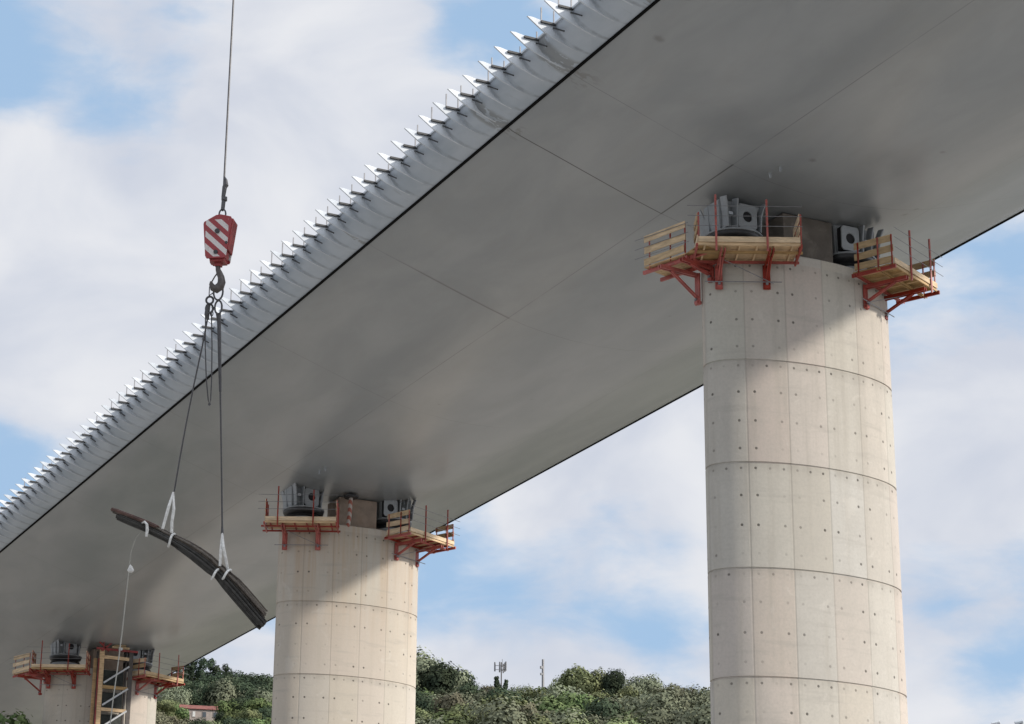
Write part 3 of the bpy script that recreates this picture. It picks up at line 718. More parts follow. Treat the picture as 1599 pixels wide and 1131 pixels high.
for y in (-0.23, 0.23):
    sv = MB(); n = 28
    for i in range(n):
        a, a2 = 2*math.pi*i/n, 2*math.pi*(i+1)/n
        sv.beam((0.36*math.cos(a), y, 0.25+0.36*math.sin(a)), (0.36*math.cos(a2), y, 0.25+0.36*math.sin(a2)), 0.07, 0.10, (0, 1, 0))
    sv.build('sheave', M['hook'], hbk)
MB().tube([(0.0, -0.40, 0.22), (0.0, 0.40, 0.22)], 0.085, 16).tube([(-0.02, -0.385, -0.56), (-0.02, 0.385, -0.56)], 0.075, 16).tube([(0.34, -0.37, -0.22), (0.34, 0.37, -0.22)], 0.05, 12).build('axle_pin', M['rubber'], hbk, smooth_=True)
MB().box((0.44, 0, 0.12), (0.05, 0.60, 1.15), Euler((0, R(7), 0)).to_matrix()).build('side_bar', M['darkred'], hbk)
MB().box((0, 0, -0.80), (0.52, 0.50, 0.12)).box((0, 0, -0.90), (0.24, 0.24, 0.16)).build('cross_head', M['darkred'], hbk, bevel=0.02)
# hook
hk = [(0.0, -0.9), (0.0, -1.15), (0.02, -1.3)] + [(0.02+0.0, -1.3)]
sh = [(-0.02, -0.92, 0.08), (0.0, -1.1, 0.09), (0.05, -1.22, 0.11), (0.12, -1.38, 0.12), (0.15, -1.56, 0.14), (0.10, -1.73, 0.15), (-0.02, -1.82, 0.15), (-0.15, -1.76, 0.12), (-0.22, -1.62, 0.08), (-0.23, -1.52, 0.04)]
MB().tube([(a, 0, b) for a, b, c in sh], [c for a, b, c in sh], 12).build('hook', M['hook'], hbk, smooth_=True)
MB().tube([(0.0, -0.02, -1.20), (-0.10, -0.02, -1.35), (-0.20, -0.02, -1.54)], 0.025, 8).build('safety_latch', M['hook'], hbk)
# rope, dead-end socket
MB().tube([(0.05, 0, 1.12), (0.05, 0, 60)], 0.036, 8).build('hoist_rope', M['wire'], hbk)
lp = [(0.12*math.cos(a)+0.05, 0, 1.0+0.19*math.sin(a)) for a in [i*math.pi/8 for i in range(17)]]
MB().tube(lp, 0.03, 8).build('shackle', M['wire'], hbk, smooth_=True)
MB().tube([(0.05, 0, 1.16), (0.07, 0, 1.5), (0.09, 0, 1.52), (0.09, 0, 1.62), (0.05, 0, 1.66), (0.08, 0, 2.02), (0.12, 0, 2.1), (0.11, 0, 2.3), (0.05, 0, 2.42)], [0.07, 0.075, 0.11, 0.11, 0.07, 0.085, 0.10, 0.06, 0.035], 8).build('rope_socket', M['wire'], hbk)

def ring(mb, c, w, h, ax, r=0.035, n=20):
    ax = Vector(ax).normalized(); z = Vector((0, 0, 1))
    mb.tube([c + ax*(w*math.cos(2*math.pi*i/n)) + z*(h*math.sin(2*math.pi*i/n)) for i in range(n+1)], r, 8)
RT = Vector((rt.x, rt.y, 0)).normalized()
def rel(o, pts): return [Vector(p)-o.location for p in pts]
# right sling
s1 = empty('wire_sling', cz(341, 452)); tag(s1, 'straight wire rope sling from the hook down to the right-hand white strap', 'lifting sling', 'wire slings under the crane hook')
mb = MB(); ring(mb, Vector((0, 0, -0.10)), 0.17, 0.32, RT); mb.build('master_link', M['wire'], s1, smooth_=True)
mb = MB(); ring(mb, cz(341, 480)-s1.location, 0.13, 0.26, RT); mb.build('coupling_link', M['wire'], s1, smooth_=True)
MB().tube(rel(s1, [cz(341, 489), cz(342, 502), cz(343, 560), cz(344, 612)]), [0.10, 0.075, 0.065, 0.05], 8).build('wire_rope', M['wire'], s1)
MB().tube(rel(s1, [cz(344, 612), cz(345.5, 700), cz(347, 820), cz(347, 834)]), [0.035, 0.032, 0.034, 0.06], 8).build('wire_rope', M['wire'], s1)
# left sling with slack leg
s2 = empty('wire_sling', cz(330, 455)); tag(s2, 'wire sling slanting from the hook to the left white strap, shackles at top', 'lifting sling', 'wire slings under the crane hook')
mb = MB(); ring(mb, Vector((0, 0, 0.0)), 0.15, 0.20, RT, 0.03, 3); mb.build('master_link', M['wire'], s2)
mb = MB(); ring(mb, cz(327.5, 469)-s2.location, 0.13, 0.14, RT, 0.04); ring(mb, cz(327, 482)-s2.location, 0.13, 0.17, RT, 0.04); mb.build('shackle', M['wire'], s2, smooth_=True)
MB().tube(rel(s2, [cz(325, 476), cz(323, 492), cz(325, 500)]), [0.09, 0.10, 0.05], 8).build('rope_clamp', M['wire'], s2)
MB().tube(rel(s2, [cz(326, 488), cz(316, 540), cz(303, 600), cz(292, 655), cz(281, 715), cz(272, 768)]), 0.030, 8).build('wire_rope', M['wire'], s2)
s3 = empty('wire_sling', cz(330, 487)); tag(s3, 'slack wire sling hanging in a narrow loop from the hook, carrying nothing', 'lifting sling', 'wire slings under the crane hook')
MB().tube(rel(s3, [cz(321, 490), cz(320.5, 540), cz(322, 590), cz(325, 624), cz(327, 632), cz(329, 624), cz(330.5, 590), cz(331, 540), cz(330, 487)]), 0.024, 8).build('wire_rope', M['wire'], s3)
ring_mb = MB(); ring(ring_mb, cz(330.5, 490)-s3.location, 0.05, 0.09, RT, 0.018); ring_mb.build('thimble', M['wire'], s3)
MB().tube(rel(s3, [cz(326, 630), cz(328, 633)]), 0.05, 8).build('eye_ferrule', M['wire'], s3)
# load: bundles of reinforcing bars
ctrl = [(172, 799, .16, 0), (198, 810, .18, 0), (232, 824, .19, 0), (264, 840, .21, 0), (288, 853, .25, 0), (312, 869, .29, 0), (332, 885, .31, 0), (352, 903, .33, 0), (374, 927, .34, 0), (394, 950, .34, 0), (415, 974, .34, 0)]
def cpt(t):
    t = max(0, min(0.9999, t))*(len(ctrl)-1); i = int(t); f = t-i
    def cr(k):
        g = lambda j: ctrl[max(0, min(len(ctrl)-1, j))][k]
        p0, p1, p2, p3 = g(i-1), g(i), g(i+1), g(i+2)
        return 0.5*((2*p1)+(-p0+p2)*f+(2*p0-5*p1+4*p2-p3)*f*f+(-p0+3*p1-3*p2+p3)*f**3)
    x, y, w = cr(0), cr(1), cr(2); dd = (0.5-t/(len(ctrl)-1))*3.0
    return at_depth(x, y, D+dd), w
ld = empty('rebar_bundle', cz(300, 863)); tag(ld, 'sagging bundle of dark reinforcing bars slung from the crane hook in white straps', 'rebar bundle')
r5 = random.Random(5)
def bars(n, offx, offz, rx, rz_, t0, t1, rad, mat, nm):
    b_ = MB()
    for i in range(n):
        for _ in range(30):
            a, q = r5.uniform(-1, 1), r5.uniform(-1, 1)
            if a*a+q*q <= 1: break
        ta, tb = t0+r5.uniform(0, 0.035), t1-r5.uniform(0, 0.03); pts = []
        w1, w2 = r5.uniform(-.09, .09), r5.uniform(-.12, .12)
        for j in range(15):
            t = ta+(tb-ta)*j/14; p, w = cpt(t); p2, _ = cpt(min(t+.02, 1)); p1, _ = cpt(max(t-.02, 0))
            tg = (p2-p1).normalized(); nx = tg.cross(fw).normalized(); 
            if nx.z < 0: nx = -nx
            aa, qq = a+w1*math.sin(j*0.5+i), q+w2*math.cos(j*0.4+i)
            # squeezed where the straps bite
            sq = 1-0.30*math.exp(-((t-0.31)/0.03)**2)-0.25*math.exp(-((t-0.66)/0.05)**2)
            pts.append(p + nx*(w*(offz+rz_*aa)*sq) + fw*(w*(offx+rx*qq)) - ld.location)
        b_.tube(pts, rad, 5)
    b_.build(nm, mat, ld)
bars(34, -0.3, -0.35, 0.7, 0.55, 0.05, 1.0, 0.040, M['rebar'], 'bar_bundle')
bars(20, 0.35, 0.42, 0.7, 0.5, 0.0, 0.97, 0.034, M['rebar2'], 'bar_bundle')
bars(22, 0.0, -0.50, 0.8, 0.5, 0.36, 1.0, 0.038, M['rebar'], 'bar_bundle')
bars(9, 0.1, 0.75, 0.5, 0.30, -0.0, 0.24, 0.034, M['rust'], 'rusty_bar_bundle')
# straps
def strap_obj(label, top, feet, wraps, nm='white_strap'):
    s = empty(nm, top); tag(s, label, 'strap', 'white webbing straps on the rebar load')
    for i, f_ in enumerate(feet):
        b_ = MB(); pts = [Vector((0, 0, 0))] + [q_-s.location for q_ in f_]
        b_.tube(pts, [0.035]+[0.058]*(len(f_)-1)+[0.055], 8); b_.build('strap_leg', M['strap'], s, smooth_=True)
    for (t, ra, off) in wraps:
        p, w = cpt(t); p2, _ = cpt(t+.02); tg = (p2-p).normalized(); nx = tg.cross(fw).normalized()
        if nx.z < 0: nx = -nx
        pts = [p + tg*0.03*math.sin(a*2) + (nx*math.cos(a)*ra[0] + nx*off + fw*math.sin(a)*ra[1]) - s.location for a in [2*math.pi*i/20 for i in range(21)]]
        MB().tube(pts, 0.045, 8).build('choke_wrap', M['strap'], s, smooth_=True)
strap_obj('left white strap holding the thin end of the rebar bundle', cz(270.5, 769), [[cz(264, 790, -.4), cz(254, 826, -.4)], [cz(271.5, 795, -.4), cz(268.5, 815, -.4), cz(268, 832, -.4)]], [(0.315, (0.25, 0.32), -0.04)])
strap_obj('right white strap holding the thick middle of the rebar bundle', cz(347, 832), [[cz(345, 860, -.5), cz(343.5, 884, -.5)], [cz(349, 855, -.5), cz(354, 880, -.5), cz(356, 893, -.4)]], [(0.64, (0.22, 0.42), -0.14), (0.69, (0.22, 0.42), 0.12)])
t_s = empty('white_tie', cz(229, 820)); tag(t_s, 'short white tie knotted round the thin left end of the bundle, tail hanging', 'strap', 'white webbing straps on the rebar load')
MB().tube(rel(t_s, [cz(222, 817, .9), cz(226, 815, .7), cz(229.5, 819, .6), cz(230, 828, .6), cz(228.5, 838, .6)]), [0.03, 0.045, 0.05, 0.06, 0.045], 8).build('tie_tail', M['strap'], t_s, smooth_=True)
# tag line
tl = empty('tag_line', cz(229, 822, 1.3)); tag(tl, 'long thin pale rope with a white knot hanging in front of the far left pier', 'rope')
lp = [(226, 824), (212, 840), (204.5, 862), (202, 885), (197, 930), (191, 985), (184, 1040), (177, 1090), (172, 1131), (166, 1180), (150, 1300), (130, 1480), (105, 1700), (90, 1880)]
MB().tube(rel(tl, [cz(x, y, 1.3+i*0.25) for i, (x, y) in enumerate(lp)]), [0.010, 0.012, 0.015]+[0.022]*11, 6).build('rope', M['rope'], tl)
MB().tube(rel(tl, [cz(203.5, 882, 1.9), cz(204, 887, 1.9), cz(204, 891, 1.9), cz(204, 894, 1.9)]), [0.02, 0.09, 0.13, 0.07], 10).build('knot', M['strap'], tl, smooth_=True)

# ------------------------------------------------------------------ stair tower on the far left pier
Yt = PY[2]-3.3
a0 = at_y(153, 1120, Yt); a1 = at_y(199, 1120, Yt); xl, xr = a0.x, a1.x; ztop = at_y(150, 1012, Yt).z
tw = empty('stair_tower', ((xl+xr)/2, Yt, -1.6)); tag(tw, 'narrow scaffold stair tower of timber and dark steel standing against the far left pier', 'stair tower')
hw = (xr-xl)/2; ht = ztop+1.6
def twb(): return MB()
for (x, y, w, mname) in ((-hw, 0, 0.36, 'timber'), (hw, 0, 0.34, 'darksteel'), (-hw, 1.2, 0.14, 'darksteel'), (hw, 1.2, 0.14, 'darksteel')):
    twb().box((x, y, ht/2), (w, 0.14, ht)).build('corner_post', M[mname], tw)
twb().box((-hw-0.42, 0.3, ht/2-0.3), (0.26, 0.08, ht-0.9)).build('side_board', M['timber'], tw)
twb().box((-hw-0.24, -0.02, ht/2-0.3), (0.07, 0.16, ht-1.0)).build('hoist_rail', M['darkred'], tw)
nlev = int(ht/1.75)
for i in range(nlev+1):
    z = ht-0.55-1.75*i-(0.6 if i else 0)
    if z < 1: break
    twb().box((0.0, 0.55, z), (2*hw-0.36, 1.15, 0.06)).build('landing', M['darksteel'], tw)
    twb().box((0.0, -0.075, z-0.10), (2*hw-0.35, 0.05, 0.26)).build('landing_board', M['timber'], tw)
    if i:
        s_ = 1
        twb().beam((-hw+0.22, -0.16, z+0.2), (hw-0.15, -0.16, z+1.65), 0.05, 0.13).build('stair_stringer', M['galv'], tw)
        fl_ = MB()
        for q_ in range(7):
            t = (q_+0.5)/7; fl_.box((-hw+0.25+(2*hw-0.45)*t, 0.35, z+0.2+1.45*t), (0.24, 0.75, 0.03))
        fl_.build('stair_treads', M['tube'], tw)
for i in range(nlev):
    z = ht-1.9-1.75*i
    if z < 1: break
    twb().box((0.02, 1.14, z-0.2), (2*hw-0.4, 0.03, 1.35)).build('mesh_panel', M['net'], tw)
pl = MB(); pl.box((0, -0.1, ht-0.02), (2*hw+1.0, 0.08, 0.16)); pl.beam((-hw-0.3, -0.12, ht+0.5), (-hw+0.5, -0.12, ht-0.2), 0.05, 0.12); pl.beam((-hw+0.7, -0.12, ht+0.5), (-hw-0.1, -0.12, ht-0.2), 0.05, 0.12); pl.beam((-hw+0.05, -0.12, ht+0.9), (-hw+0.05, -0.12, ht-0.2), 0.08, 0.08); pl.build('head_frame', M['darkred'], tw)
twb().box((0.35, 0.5, ht+0.45), (0.9, 0.6, 0.12)).box((0.3, 0.0, ht+0.2), (1.4, 0.1, 0.18)).build('top_boards', M['plank'], tw)
twb().box((0.2, -0.25, ht+0.06), (0.26, 0.2, 0.2)).build('lamp_box', M['whitepaint'], tw)

# ------------------------------------------------------------------ trees
def leaf_mat(name, a, b_):
    ma = bpy.data.materials.new(name); ma.use_nodes = True; t = ma.node_tree; b = t.nodes['Principled BSDF']
    oi = nn(t, 'ShaderNodeObjectInfo'); ob = nn(t, 'ShaderNodeTexCoord').outputs['Object']
    f = smooth(t, noise(t, ob, 0.35, 3, 0.6), 0.35, 0.65)
    c = mix(t, f, rgb(*a), rgb(*b_))
    hsv = nn(t, 'ShaderNodeHueSaturation'); t.links.new(c, hsv.inputs['Color'])
    setin(t, hsv.inputs['Hue'], smooth(t, oi.outputs['Random'], 0, 1, 0.482, 0.518)); setin(t, hsv.inputs['Value'], smooth(t, oi.outputs['Random'], 0, 1, 0.72, 1.28))
    t.links.new(hsv.outputs[0], b.inputs['Base Color']); b.inputs['Roughness'].default_value = 0.9; b.inputs['Specular IOR Level'].default_value = 0.04
    return ma
LM = {'dark': leaf_mat('dark_foliage', (0.034, 0.050, 0.034), (0.066, 0.086, 0.052)),
      'olive': leaf_mat('olive_foliage', (0.125, 0.15, 0.075), (0.21, 0.23, 0.115)),
      'grey': leaf_mat('grey_green_foliage', (0.135, 0.15, 0.10), (0.20, 0.215, 0.145)),
      'green': leaf_mat('fresh_green_foliage', (0.09, 0.13, 0.055), (0.16, 0.195, 0.085)),
      'brown': leaf_mat('brownish_foliage', (0.145, 0.14, 0.09), (0.20, 0.195, 0.13))}
M['bark'] = pmat('bark', (0.12, 0.095, 0.07), 0.9, var=0.3, vscale=2)
M['palebark'] = pmat('pale_bark', (0.26, 0.23, 0.19), 0.9, var=0.25, vscale=2)
def tree_meshes(seed, h, w, kind, lm, tall=False):
    r = random.Random(seed); lf = MB(); tr = MB(); blobs = []
    if kind == 'round':
        nb = 12
        for i in range(nb):
            a = r.uniform(0, 6.28); q = math.sqrt(r.random()); zz = r.uniform(0.22, 0.93)
            rad = w*0.5*math.sqrt(max(0.08, 1-((zz-0.45)/0.56)**2))*0.78
            blobs.append((q*rad*math.cos(a), q*rad*math.sin(a), h*zz, w*r.uniform(0.17, 0.29)))
        blobs.append((r.uniform(-.1, .1)*w, r.uniform(-.1, .1)*w, h*0.86, w*0.2))
    elif kind == 'gum':                              # tall tufted eucalyptus
        for i in range(11):
            zz = 0.30+0.66*(i/10); a = r.uniform(0, 6.28); q = w*0.36*(1.15-zz)*r.uniform(0.5, 1.6)
            blobs.append((q*math.cos(a), q*math.sin(a), h*zz, w*r.uniform(0.11, 0.18)))
    elif kind == 'spire':
        for i in range(14):
            zz = 0.1+0.85*i/13; a = r.uniform(0, 6.28); q = w*0.3*(1.05-zz)
            blobs.append((q*math.cos(a), q*math.sin(a), h*zz, w*0.30*(1.12-zz)+0.25))
    pts = []
    for (bx, by, bz, br) in blobs:
        n = int(250*min(br/1.3, 2.4))
        for _ in range(n):
            v = Vector((r.gauss(0, 1), r.gauss(0, 1), r.gauss(0, 1))); v.normalize()
            rr = br*(0.72+0.34*r.random())*(1+0.25*math.sin(5*v.x+seed)*math.cos(4*v.y+2))
            c = Vector((bx, by, bz)) + Vector((v.x*rr, v.y*rr, v.z*rr*0.8))
            s = r.uniform(0.14, 0.32)
            nrm = (v*2.4 + Vector((r.uniform(-.6, .6), r.uniform(-.6, .6), r.uniform(-.2, .8)))).normalized()
            x = nrm.orthogonal().normalized(); y = nrm.cross(x); a = r.uniform(0, 6.28)
            x, y = x*math.cos(a)+y*math.sin(a), y*math.cos(a)-x*math.sin(a)
            lf.add([c-x*s, c-y*s*0.6, c+x*s, c+y*s*0.7+nrm*s*0.2], [(0, 1, 2, 3)])
    th = h*0.86
    tr.tube([(0, 0, -1.0), (0.1, 0, th*0.3), (-0.05, 0.1, th*0.6), (0.05, 0, th)], [h*0.024+0.06, h*0.019+0.04, h*0.012+0.02, 0.03], 7)
    for (bx, by, bz, br) in blobs[::2]:
        tr.tube([(0.05, 0.03, bz*0.55), (bx*0.5, by*0.5, bz*0.8), (bx, by, bz)], [0.09, 0.06, 0.02], 5)
    return lf.mesh('crown', lm), tr.mesh('trunk', M['palebark'] if kind == 'gum' else M['bark'])
protos = {}
for i, (nm, h, w, kd, lm) in enumerate([('round_a', 9, 9.0, 'round', 'olive'), ('round_b', 8, 9.5, 'round', 'grey'), ('round_c', 10, 9, 'round', 'dark'), ('round_d', 7, 8, 'round', 'green'), ('round_e', 8, 8, 'round', 'brown'),
                                        ('round_f', 9, 8.0, 'round', 'olive'), ('gum_a', 16, 8.5, 'gum', 'dark'), ('gum_b', 14, 8, 'gum', 'dark'), ('spire', 9, 4.6, 'spire', 'dark'), ('round_g', 9, 10, 'round', 'grey'), ('tall', 18, 8.5, 'round', 'green')]):
    protos[nm] = (tree_meshes(100+i*7, h, w, kd, LM[lm]), h)
def plant(nm, x, y, height, label, group, name='tree', sxy=None, cat='tree'):
    (cm, tm), h0 = protos[nm]; s = height/h0
    if sxy is None: sxy = s
    e = empty(name, (x, y, hill_z(x, y)), random.uniform(0, 6.28)); e.scale = (sxy, sxy, s)
    tag(e, label, cat, group)
    for n_, me in (('crown', cm), ('trunk', tm)):
        o = bpy.data.objects.new(n_, me); col.objects.link(o); o.parent = e
    return e
def tree_px(nm, px, top_y, r, label=None, group=None, name='tree', wmul=1.0, minh=3.0):
    p = at_r(px, top_y, r); h = max(p.z - hill_z(p.x, p.y), minh); s = h/protos[nm][1]
    return plant(nm, p.x, p.y, h, label, group, name, max(s, 0.75)*wmul)
GM, GL = 'trees on the wooded hill between the middle and nearest piers', 'trees on the hill left of the middle pier'
# skyline between the middle and nearest piers
sky_t = [('round_b', 668, 1034, 415, 'tall rounded tree touching the right edge of the middle pier, lighter on top', 1.0),
         ('round_c', 690, 1046, 405, 'dark broad tree beside the middle pier, just in front of the tall rounded one', 1.0),
         ('round_c', 722, 1054, 430, 'dark flat-topped tree on the skyline left of the panel antenna', 0.75),
         ('spire', 776, 1056, 425, 'dark pointed tree right at the foot of the panel antenna', 0.9),
         ('spire', 790, 1061, 420, 'small dark pointed tree just right of the panel antenna', 0.8),
         ('round_e', 762, 1072, 410, 'brownish scrubby tree left of the panel antenna foot', 0.7),
         ('round_b', 812, 1077, 425, 'low grey green tree between the antenna and the bare mast', 0.8),
         ('round_a', 880, 1056, 430, 'rounded tree just right of the slender mast', 0.8),
         ('round_f', 905, 1046, 425, 'highest olive tree of the middle clump on the skyline', 1.0),
         ('round_a', 932, 1047, 430, 'olive tree right of the highest one in the skyline clump', 0.9),
         ('round_c', 962, 1054, 420, 'dark leafy tree at the right shoulder of the skyline clump', 0.9),
         ('round_g', 992, 1058, 425, 'grey green tree sloping down right of the dark shoulder tree', 0.9),
         ('round_b', 1018, 1066, 430, 'thin grey topped tree a quarter of the way back from the nearest pier', 0.8),
         ('round_e', 1048, 1070, 425, 'brownish tree on the skyline close to the nearest pier', 0.8),
         ('round_e', 1078, 1074, 430, 'reddish brown scrubby tree beside the left edge of the nearest pier', 0.8),
         ('round_a', 1102, 1078, 425, 'olive tree half hidden by the left edge of the nearest pier', 0.8)]
for (nm, px, ty, r_, lb, wm) in sky_t: tree_px(nm, px, ty, r_, lb, GM, wmul=wm)
rt_ = random.Random(21); pend = []
ZN = [(700, 'beside the middle pier'), (762, 'left of the panel antenna'), (815, 'below the panel antenna'), (885, 'below the bare mast'), (960, 'below the highest skyline clump'), (1040, 'right of the skyline clump'), (9999, 'beside the nearest pier')]
def zone(px):
    for a, b in ZN:
        if px < a: return b
ORD = ['leftmost', 'second', 'third', 'fourth', 'fifth', 'sixth', 'seventh', 'eighth', 'ninth']
def name_pending(grp):
    keys = {}
    for o, kd, pos, px in pend: keys.setdefault((kd, pos), []).append((px, o))
    for (kd, pos), L in keys.items():
        L.sort(key=lambda a: a[0]); words = {10: 'ten', 11: 'eleven', 12: 'twelve', 2: 'two', 3: 'three', 4: 'four', 5: 'five', 6: 'six', 7: 'seven', 8: 'eight', 9: 'nine'}
        for i, (px, o) in enumerate(L):
            lb = '%s %s' % (kd, pos)
            if len(L) == 2: lb += ', ' + ('the left one' if i == 0 else 'the right one')
            elif len(L) > 2: lb += ', ' + (ORD[i] if i < len(L)-1 else 'rightmost') + (' from left' if 0 < i < len(L)-1 else '')
            o['label'] = lb; o['category'] = 'tree'; o['group'] = grp
    pend.clear()
kinds = {'round_a': 'olive green bushy tree', 'round_f': 'olive green bushy tree', 'round_b': 'grey green bushy tree', 'round_g': 'grey green bushy tree', 'round_c': 'dark green bushy tree', 'round_d': 'fresh green bushy tree', 'round_e': 'brownish bushy tree'}
for (r_, y0_, y1_, n, rowname) in ((395, 1074, 1088, 20, 'in the upper rows'), (365, 1086, 1104, 19, 'in the middle rows'), (340, 1100, 1118, 17, 'in the lower rows'), (316, 1114, 1128, 15, 'at the bottom edge')):
    for i in range(n):
        px = 640+(1125-640)*(i+rt_.uniform(0.2, 0.8))/n
        nm = rt_.choice(['round_a', 'round_f', 'round_b', 'round_g', 'round_a', 'round_g', 'round_c', 'round_d', 'round_f', 'round_e'])
        if px > 980: nm = rt_.choice(['round_b', 'round_g', 'round_e', 'round_a', 'round_b'])
        pend.append((tree_px(nm, px, rt_.uniform(y0_, y1_), r_+rt_.uniform(-8, 8)), kinds[nm], zone(px)+' '+rowname, px))
name_pending(GM)
# left gap: gums, wood, house
for (nm, px, ty, r_, lb) in (('gum_a', 292, 1026, 545, 'tall tufted gum tree behind the right platform of the far left pier'), ('gum_b', 303, 1031, 550, 'gum tree second from the left on the left skyline'),
                             ('gum_a', 318, 1028, 548, 'tall gum tree with paired tufts in the middle of the left skyline'), ('gum_b', 329, 1030, 552, 'gum tree right of the paired-tuft gum'),
                             ('gum_b', 341, 1041, 550, 'thin gum tree with a gap of sky on either side'), ('gum_a', 353, 1039, 545, 'rightmost tall gum tree of the left skyline row'),
                             ('gum_b', 283, 1042, 540, 'leftmost gum tree above the orange platform edge')):
    tree_px(nm, px, ty, r_, lb, GL, wmul=0.85)
for (nm, px, ty, r_, lb, wm) in (('round_c', 368, 1058, 540, 'low rounded dark tree right of the gum row', .9), ('round_c', 384, 1062, 545, 'low dark tree on the skyline midway between gums and middle pier', .9),
                             ('round_c', 402, 1063, 540, 'low dark tree on the skyline near the middle pier', .9), ('spire', 419, 1056, 540, 'small pointed tree on the skyline at the left edge of the middle pier', .7)):
    tree_px(nm, px, ty, r_, lb, GL, wmul=wm)
for (r_, y0_, y1_, n, kk, rowname) in ((522, 1060, 1072, 15, ['round_c'], 'in the upper row'), (505, 1072, 1088, 14, ['round_c', 'round_c', 'round_b'], 'in the middle rows'),):
    for i in range(n):
        px = 235+(430-235)*(i+rt_.uniform(0.2, 0.8))/n; nm = rt_.choice(kk)
        pend.append((tree_px(nm, px, rt_.uniform(y0_, y1_), r_+rt_.uniform(-6, 6)), kinds[nm], ('above the orange platform ' if px < 290 else 'above the red-roofed house ' if px < 350 else 'below the low left skyline ' if px < 395 else 'next to the middle pier ')+rowname, px))
for (r_, pts) in ((470, [(362, 1097), (378, 1094), (393, 1098), (408, 1095), (424, 1100), (262, 1093), (249, 1096), (275, 1104)]), (430, [(352, 1118), (372, 1112), (388, 1108), (404, 1114), (420, 1110), (268, 1120), (255, 1117), (290, 1124), (322, 1126), (240, 1112)]), (390, [(420, 1124), (400, 1128), (380, 1130), (340, 1129), (310, 1130), (285, 1127), (258, 1126), (240, 1124), (360, 1128)])):
    for (px, ty) in pts:
        nm = 'round_e' if (px < 300 and ty > 1110) else rt_.choice(['round_d', 'round_d', 'round_a', 'round_c'])
        pos = 'right of the small red-roofed house' if px > 355 else ('left of the small red-roofed house' if px < 280 else 'just below the small red-roofed house')
        lev = {470: 'far', 430: 'mid-distance', 390: 'near'}[r_]
        pend.append((tree_px(nm, px, ty, r_+rt_.uniform(-5, 5), wmul=1.0, minh=2.8), lev+' '+kinds[nm], pos, px))
name_pending(GL)
# tree below the far left pier
tree_px('tall', 38, 1106, 184, 'leafy bright green treetop left of the far left pier at the bottom edge', None, wmul=1.0)
# ------------------------------------------------------------------ house and shed on the hill
M['plaster'] = pmat('pale_plaster', (0.34, 0.29, 0.26), 0.9, var=0.12, vscale=0.8, dark=(0.28, 0.24, 0.21), dscale=0.8, damt=0.4)
M['tile'] = pmat('terracotta_tiles', (0.20, 0.070, 0.055), 0.8, var=0.25, vscale=1.2)
M['glass'] = pmat('dark_window_glass', (0.05, 0.06, 0.07), 0.2, var=0.2, vscale=1)
pa = at_r(315, 1116, 487); hs = empty('hill_house', (pa.x, pa.y, pa.z-2.3), -math.atan2(pa.x, pa.y)+R(6))
tag(hs, 'small low house with red tiled roof among trees on the left hillside', 'house')
MB().box((0, 3.0, 0.9), (8.6, 5.0, 5.0)).build('wall', M['plaster'], hs)
MB().prism([(-4.6, 3.4), (4.6, 3.4), (4.6, 3.52), (-4.6, 3.52)], 0.2, 5.8).build('eaves', M['tile'], hs)
rf = MB(); rf.add([(-4.7, 0.1, 3.45), (4.7, 0.1, 3.45), (4.5, 3.0, 4.75), (-4.5, 3.0, 4.75), (-4.7, 5.9, 3.45), (4.7, 5.9, 3.45)], [(0, 1, 2, 3), (3, 2, 5, 4), (0, 3, 4), (1, 5, 2)]); rf.build('roof', M['tile'], hs)
for x, w, mt_ in ((-1.6, 0.55, 'strap'), (2.9, 0.8, 'glass'), (0.6, 0.7, 'glass'), (-3.4, 0.6, 'glass')):
    wn_ = MB().box((x, 0.48, 2.4), (w+0.2, 0.10, 1.3)).build('window', M['plaster'], hs)
    MB().box((x, 0.42, 2.4), (w, 0.06, 1.1)).build('pane', M[mt_], wn_)
MB().box((3.9, 0.45, 1.2), (0.8, 0.12, 4.4)).build('corner_pilaster', M['plaster'], hs)
pb = at_r(368, 1126, 480); sd = empty('shed', (pb.x, pb.y, pb.z-1.5), -math.atan2(pb.x, pb.y)); tag(sd, 'tiny pale flat-roofed shed right of the red-roofed house', 'shed')
MB().box((0, 1.2, 0.6), (2.4, 2.2, 2.6)).build('wall', M['plaster'], sd); MB().box((0, 1.2, 2.0), (2.9, 2.7, 0.16)).build('roof', M['galv'], sd)
MB().box((-0.5, 0.07, 0.9), (0.8, 0.06, 1.6)).build('door', M['darksteel'], sd)
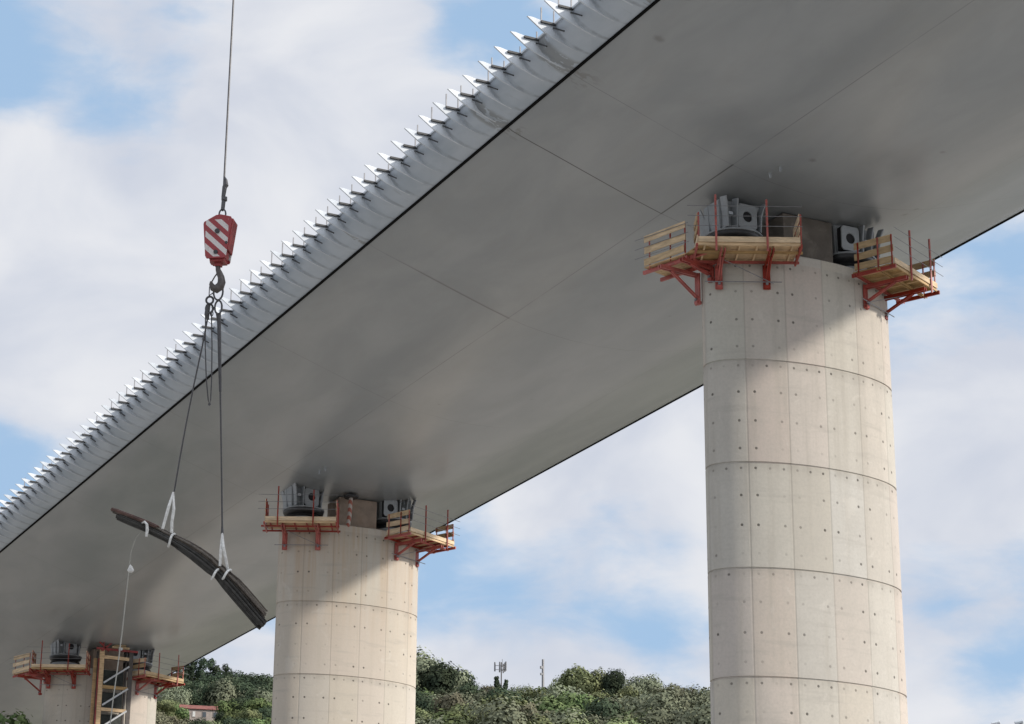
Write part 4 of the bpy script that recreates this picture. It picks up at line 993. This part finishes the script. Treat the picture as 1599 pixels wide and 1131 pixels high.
# antennas
def base_for(px, py, r): p = at_r(px, py, r); return p, hill_z(p.x, p.y)
p, zb = base_for(783, 1036, 445); an = empty('panel_antenna_mast', (p.x, p.y, zb), 0.5); tag(an, 'mobile phone antenna mast with clustered panels above the dark pointed tree', 'antenna mast'); hA = p.z-zb
MB().tube([(0, 0, 0), (0, 0, hA+0.2)], [0.16, 0.10], 8).build('mast_pole', M['darksteel'], an)
ar = MB(); [ar.beam((0, 0, hA-z), (1.3*math.cos(a), 1.3*math.sin(a), hA-z), 0.08, 0.08) for z in (0.5, 1.3) for a in (0.3, 2.4, 4.5)]; ar.build('arm', M['darksteel'], an)
for a in (0.3, 2.4, 4.5, 1.1, 3.3, 5.3):
    q = 1.3 if a in (0.3, 2.4, 4.5) else 0.7
    MB().box((q*math.cos(a), q*math.sin(a), hA-0.75), (0.22, 0.22, 1.8)).build('panel', M['tube'], an)
MB().tube([(0.3, 0, hA-0.2), (0.3, 0, hA+0.9)], 0.05, 6).build('whip', M['tube'], an)
p, zb = base_for(848, 1030, 445); an = empty('radio_mast', (p.x, p.y, zb)); tag(an, 'slender bare radio mast on the hill skyline between the piers', 'radio mast'); hA = p.z-zb
MB().tube([(0, 0, 0), (0, 0, hA-1.2)], [0.32, 0.24], 8).build('mast_pole', M['tube'], an); MB().tube([(0, 0, hA-1.3), (0, 0, hA)], 0.24, 8).build('top_cylinder', M['tube'], an)
MB().box((-0.35, 0, hA-1.6), (0.45, 0.4, 0.5)).box((-0.3, 0, hA-2.9), (0.5, 0.35, 0.4)).build('equipment_box', M['tube'], an)
# floodlight mast just reaching the lower right corner
p = at_r(1573, 1128, 150); fm = empty('floodlight_mast', (p.x, p.y, -1.6), -math.atan2(p.x, p.y)); tag(fm, 'twin-headed floodlight mast whose lamps just enter the bottom right corner', 'floodlight mast'); hA = p.z+1.6
MB().tube([(0, 0, 0), (0, 0, hA-0.2)], [0.18, 0.09], 10).build('mast_pole', M['galv'], fm)
MB().beam((-0.75, 0, hA-0.25), (0.75, 0, hA-0.25), 0.08, 0.08).build('cross_arm', M['galv'], fm)
for x in (-0.72, 0.72):
    l_ = MB().box((x, 0, hA-0.02), (0.55, 0.45, 0.16), Euler((R(20), R(-12), 0)).to_matrix()).build('lamp_head', M['whitepaint'], fm, bevel=0.03)
    MB().box((x, -0.03, hA-0.13), (0.46, 0.36, 0.04), Euler((R(20), R(-12), 0)).to_matrix()).build('lamp_glass', M['glass'], l_)
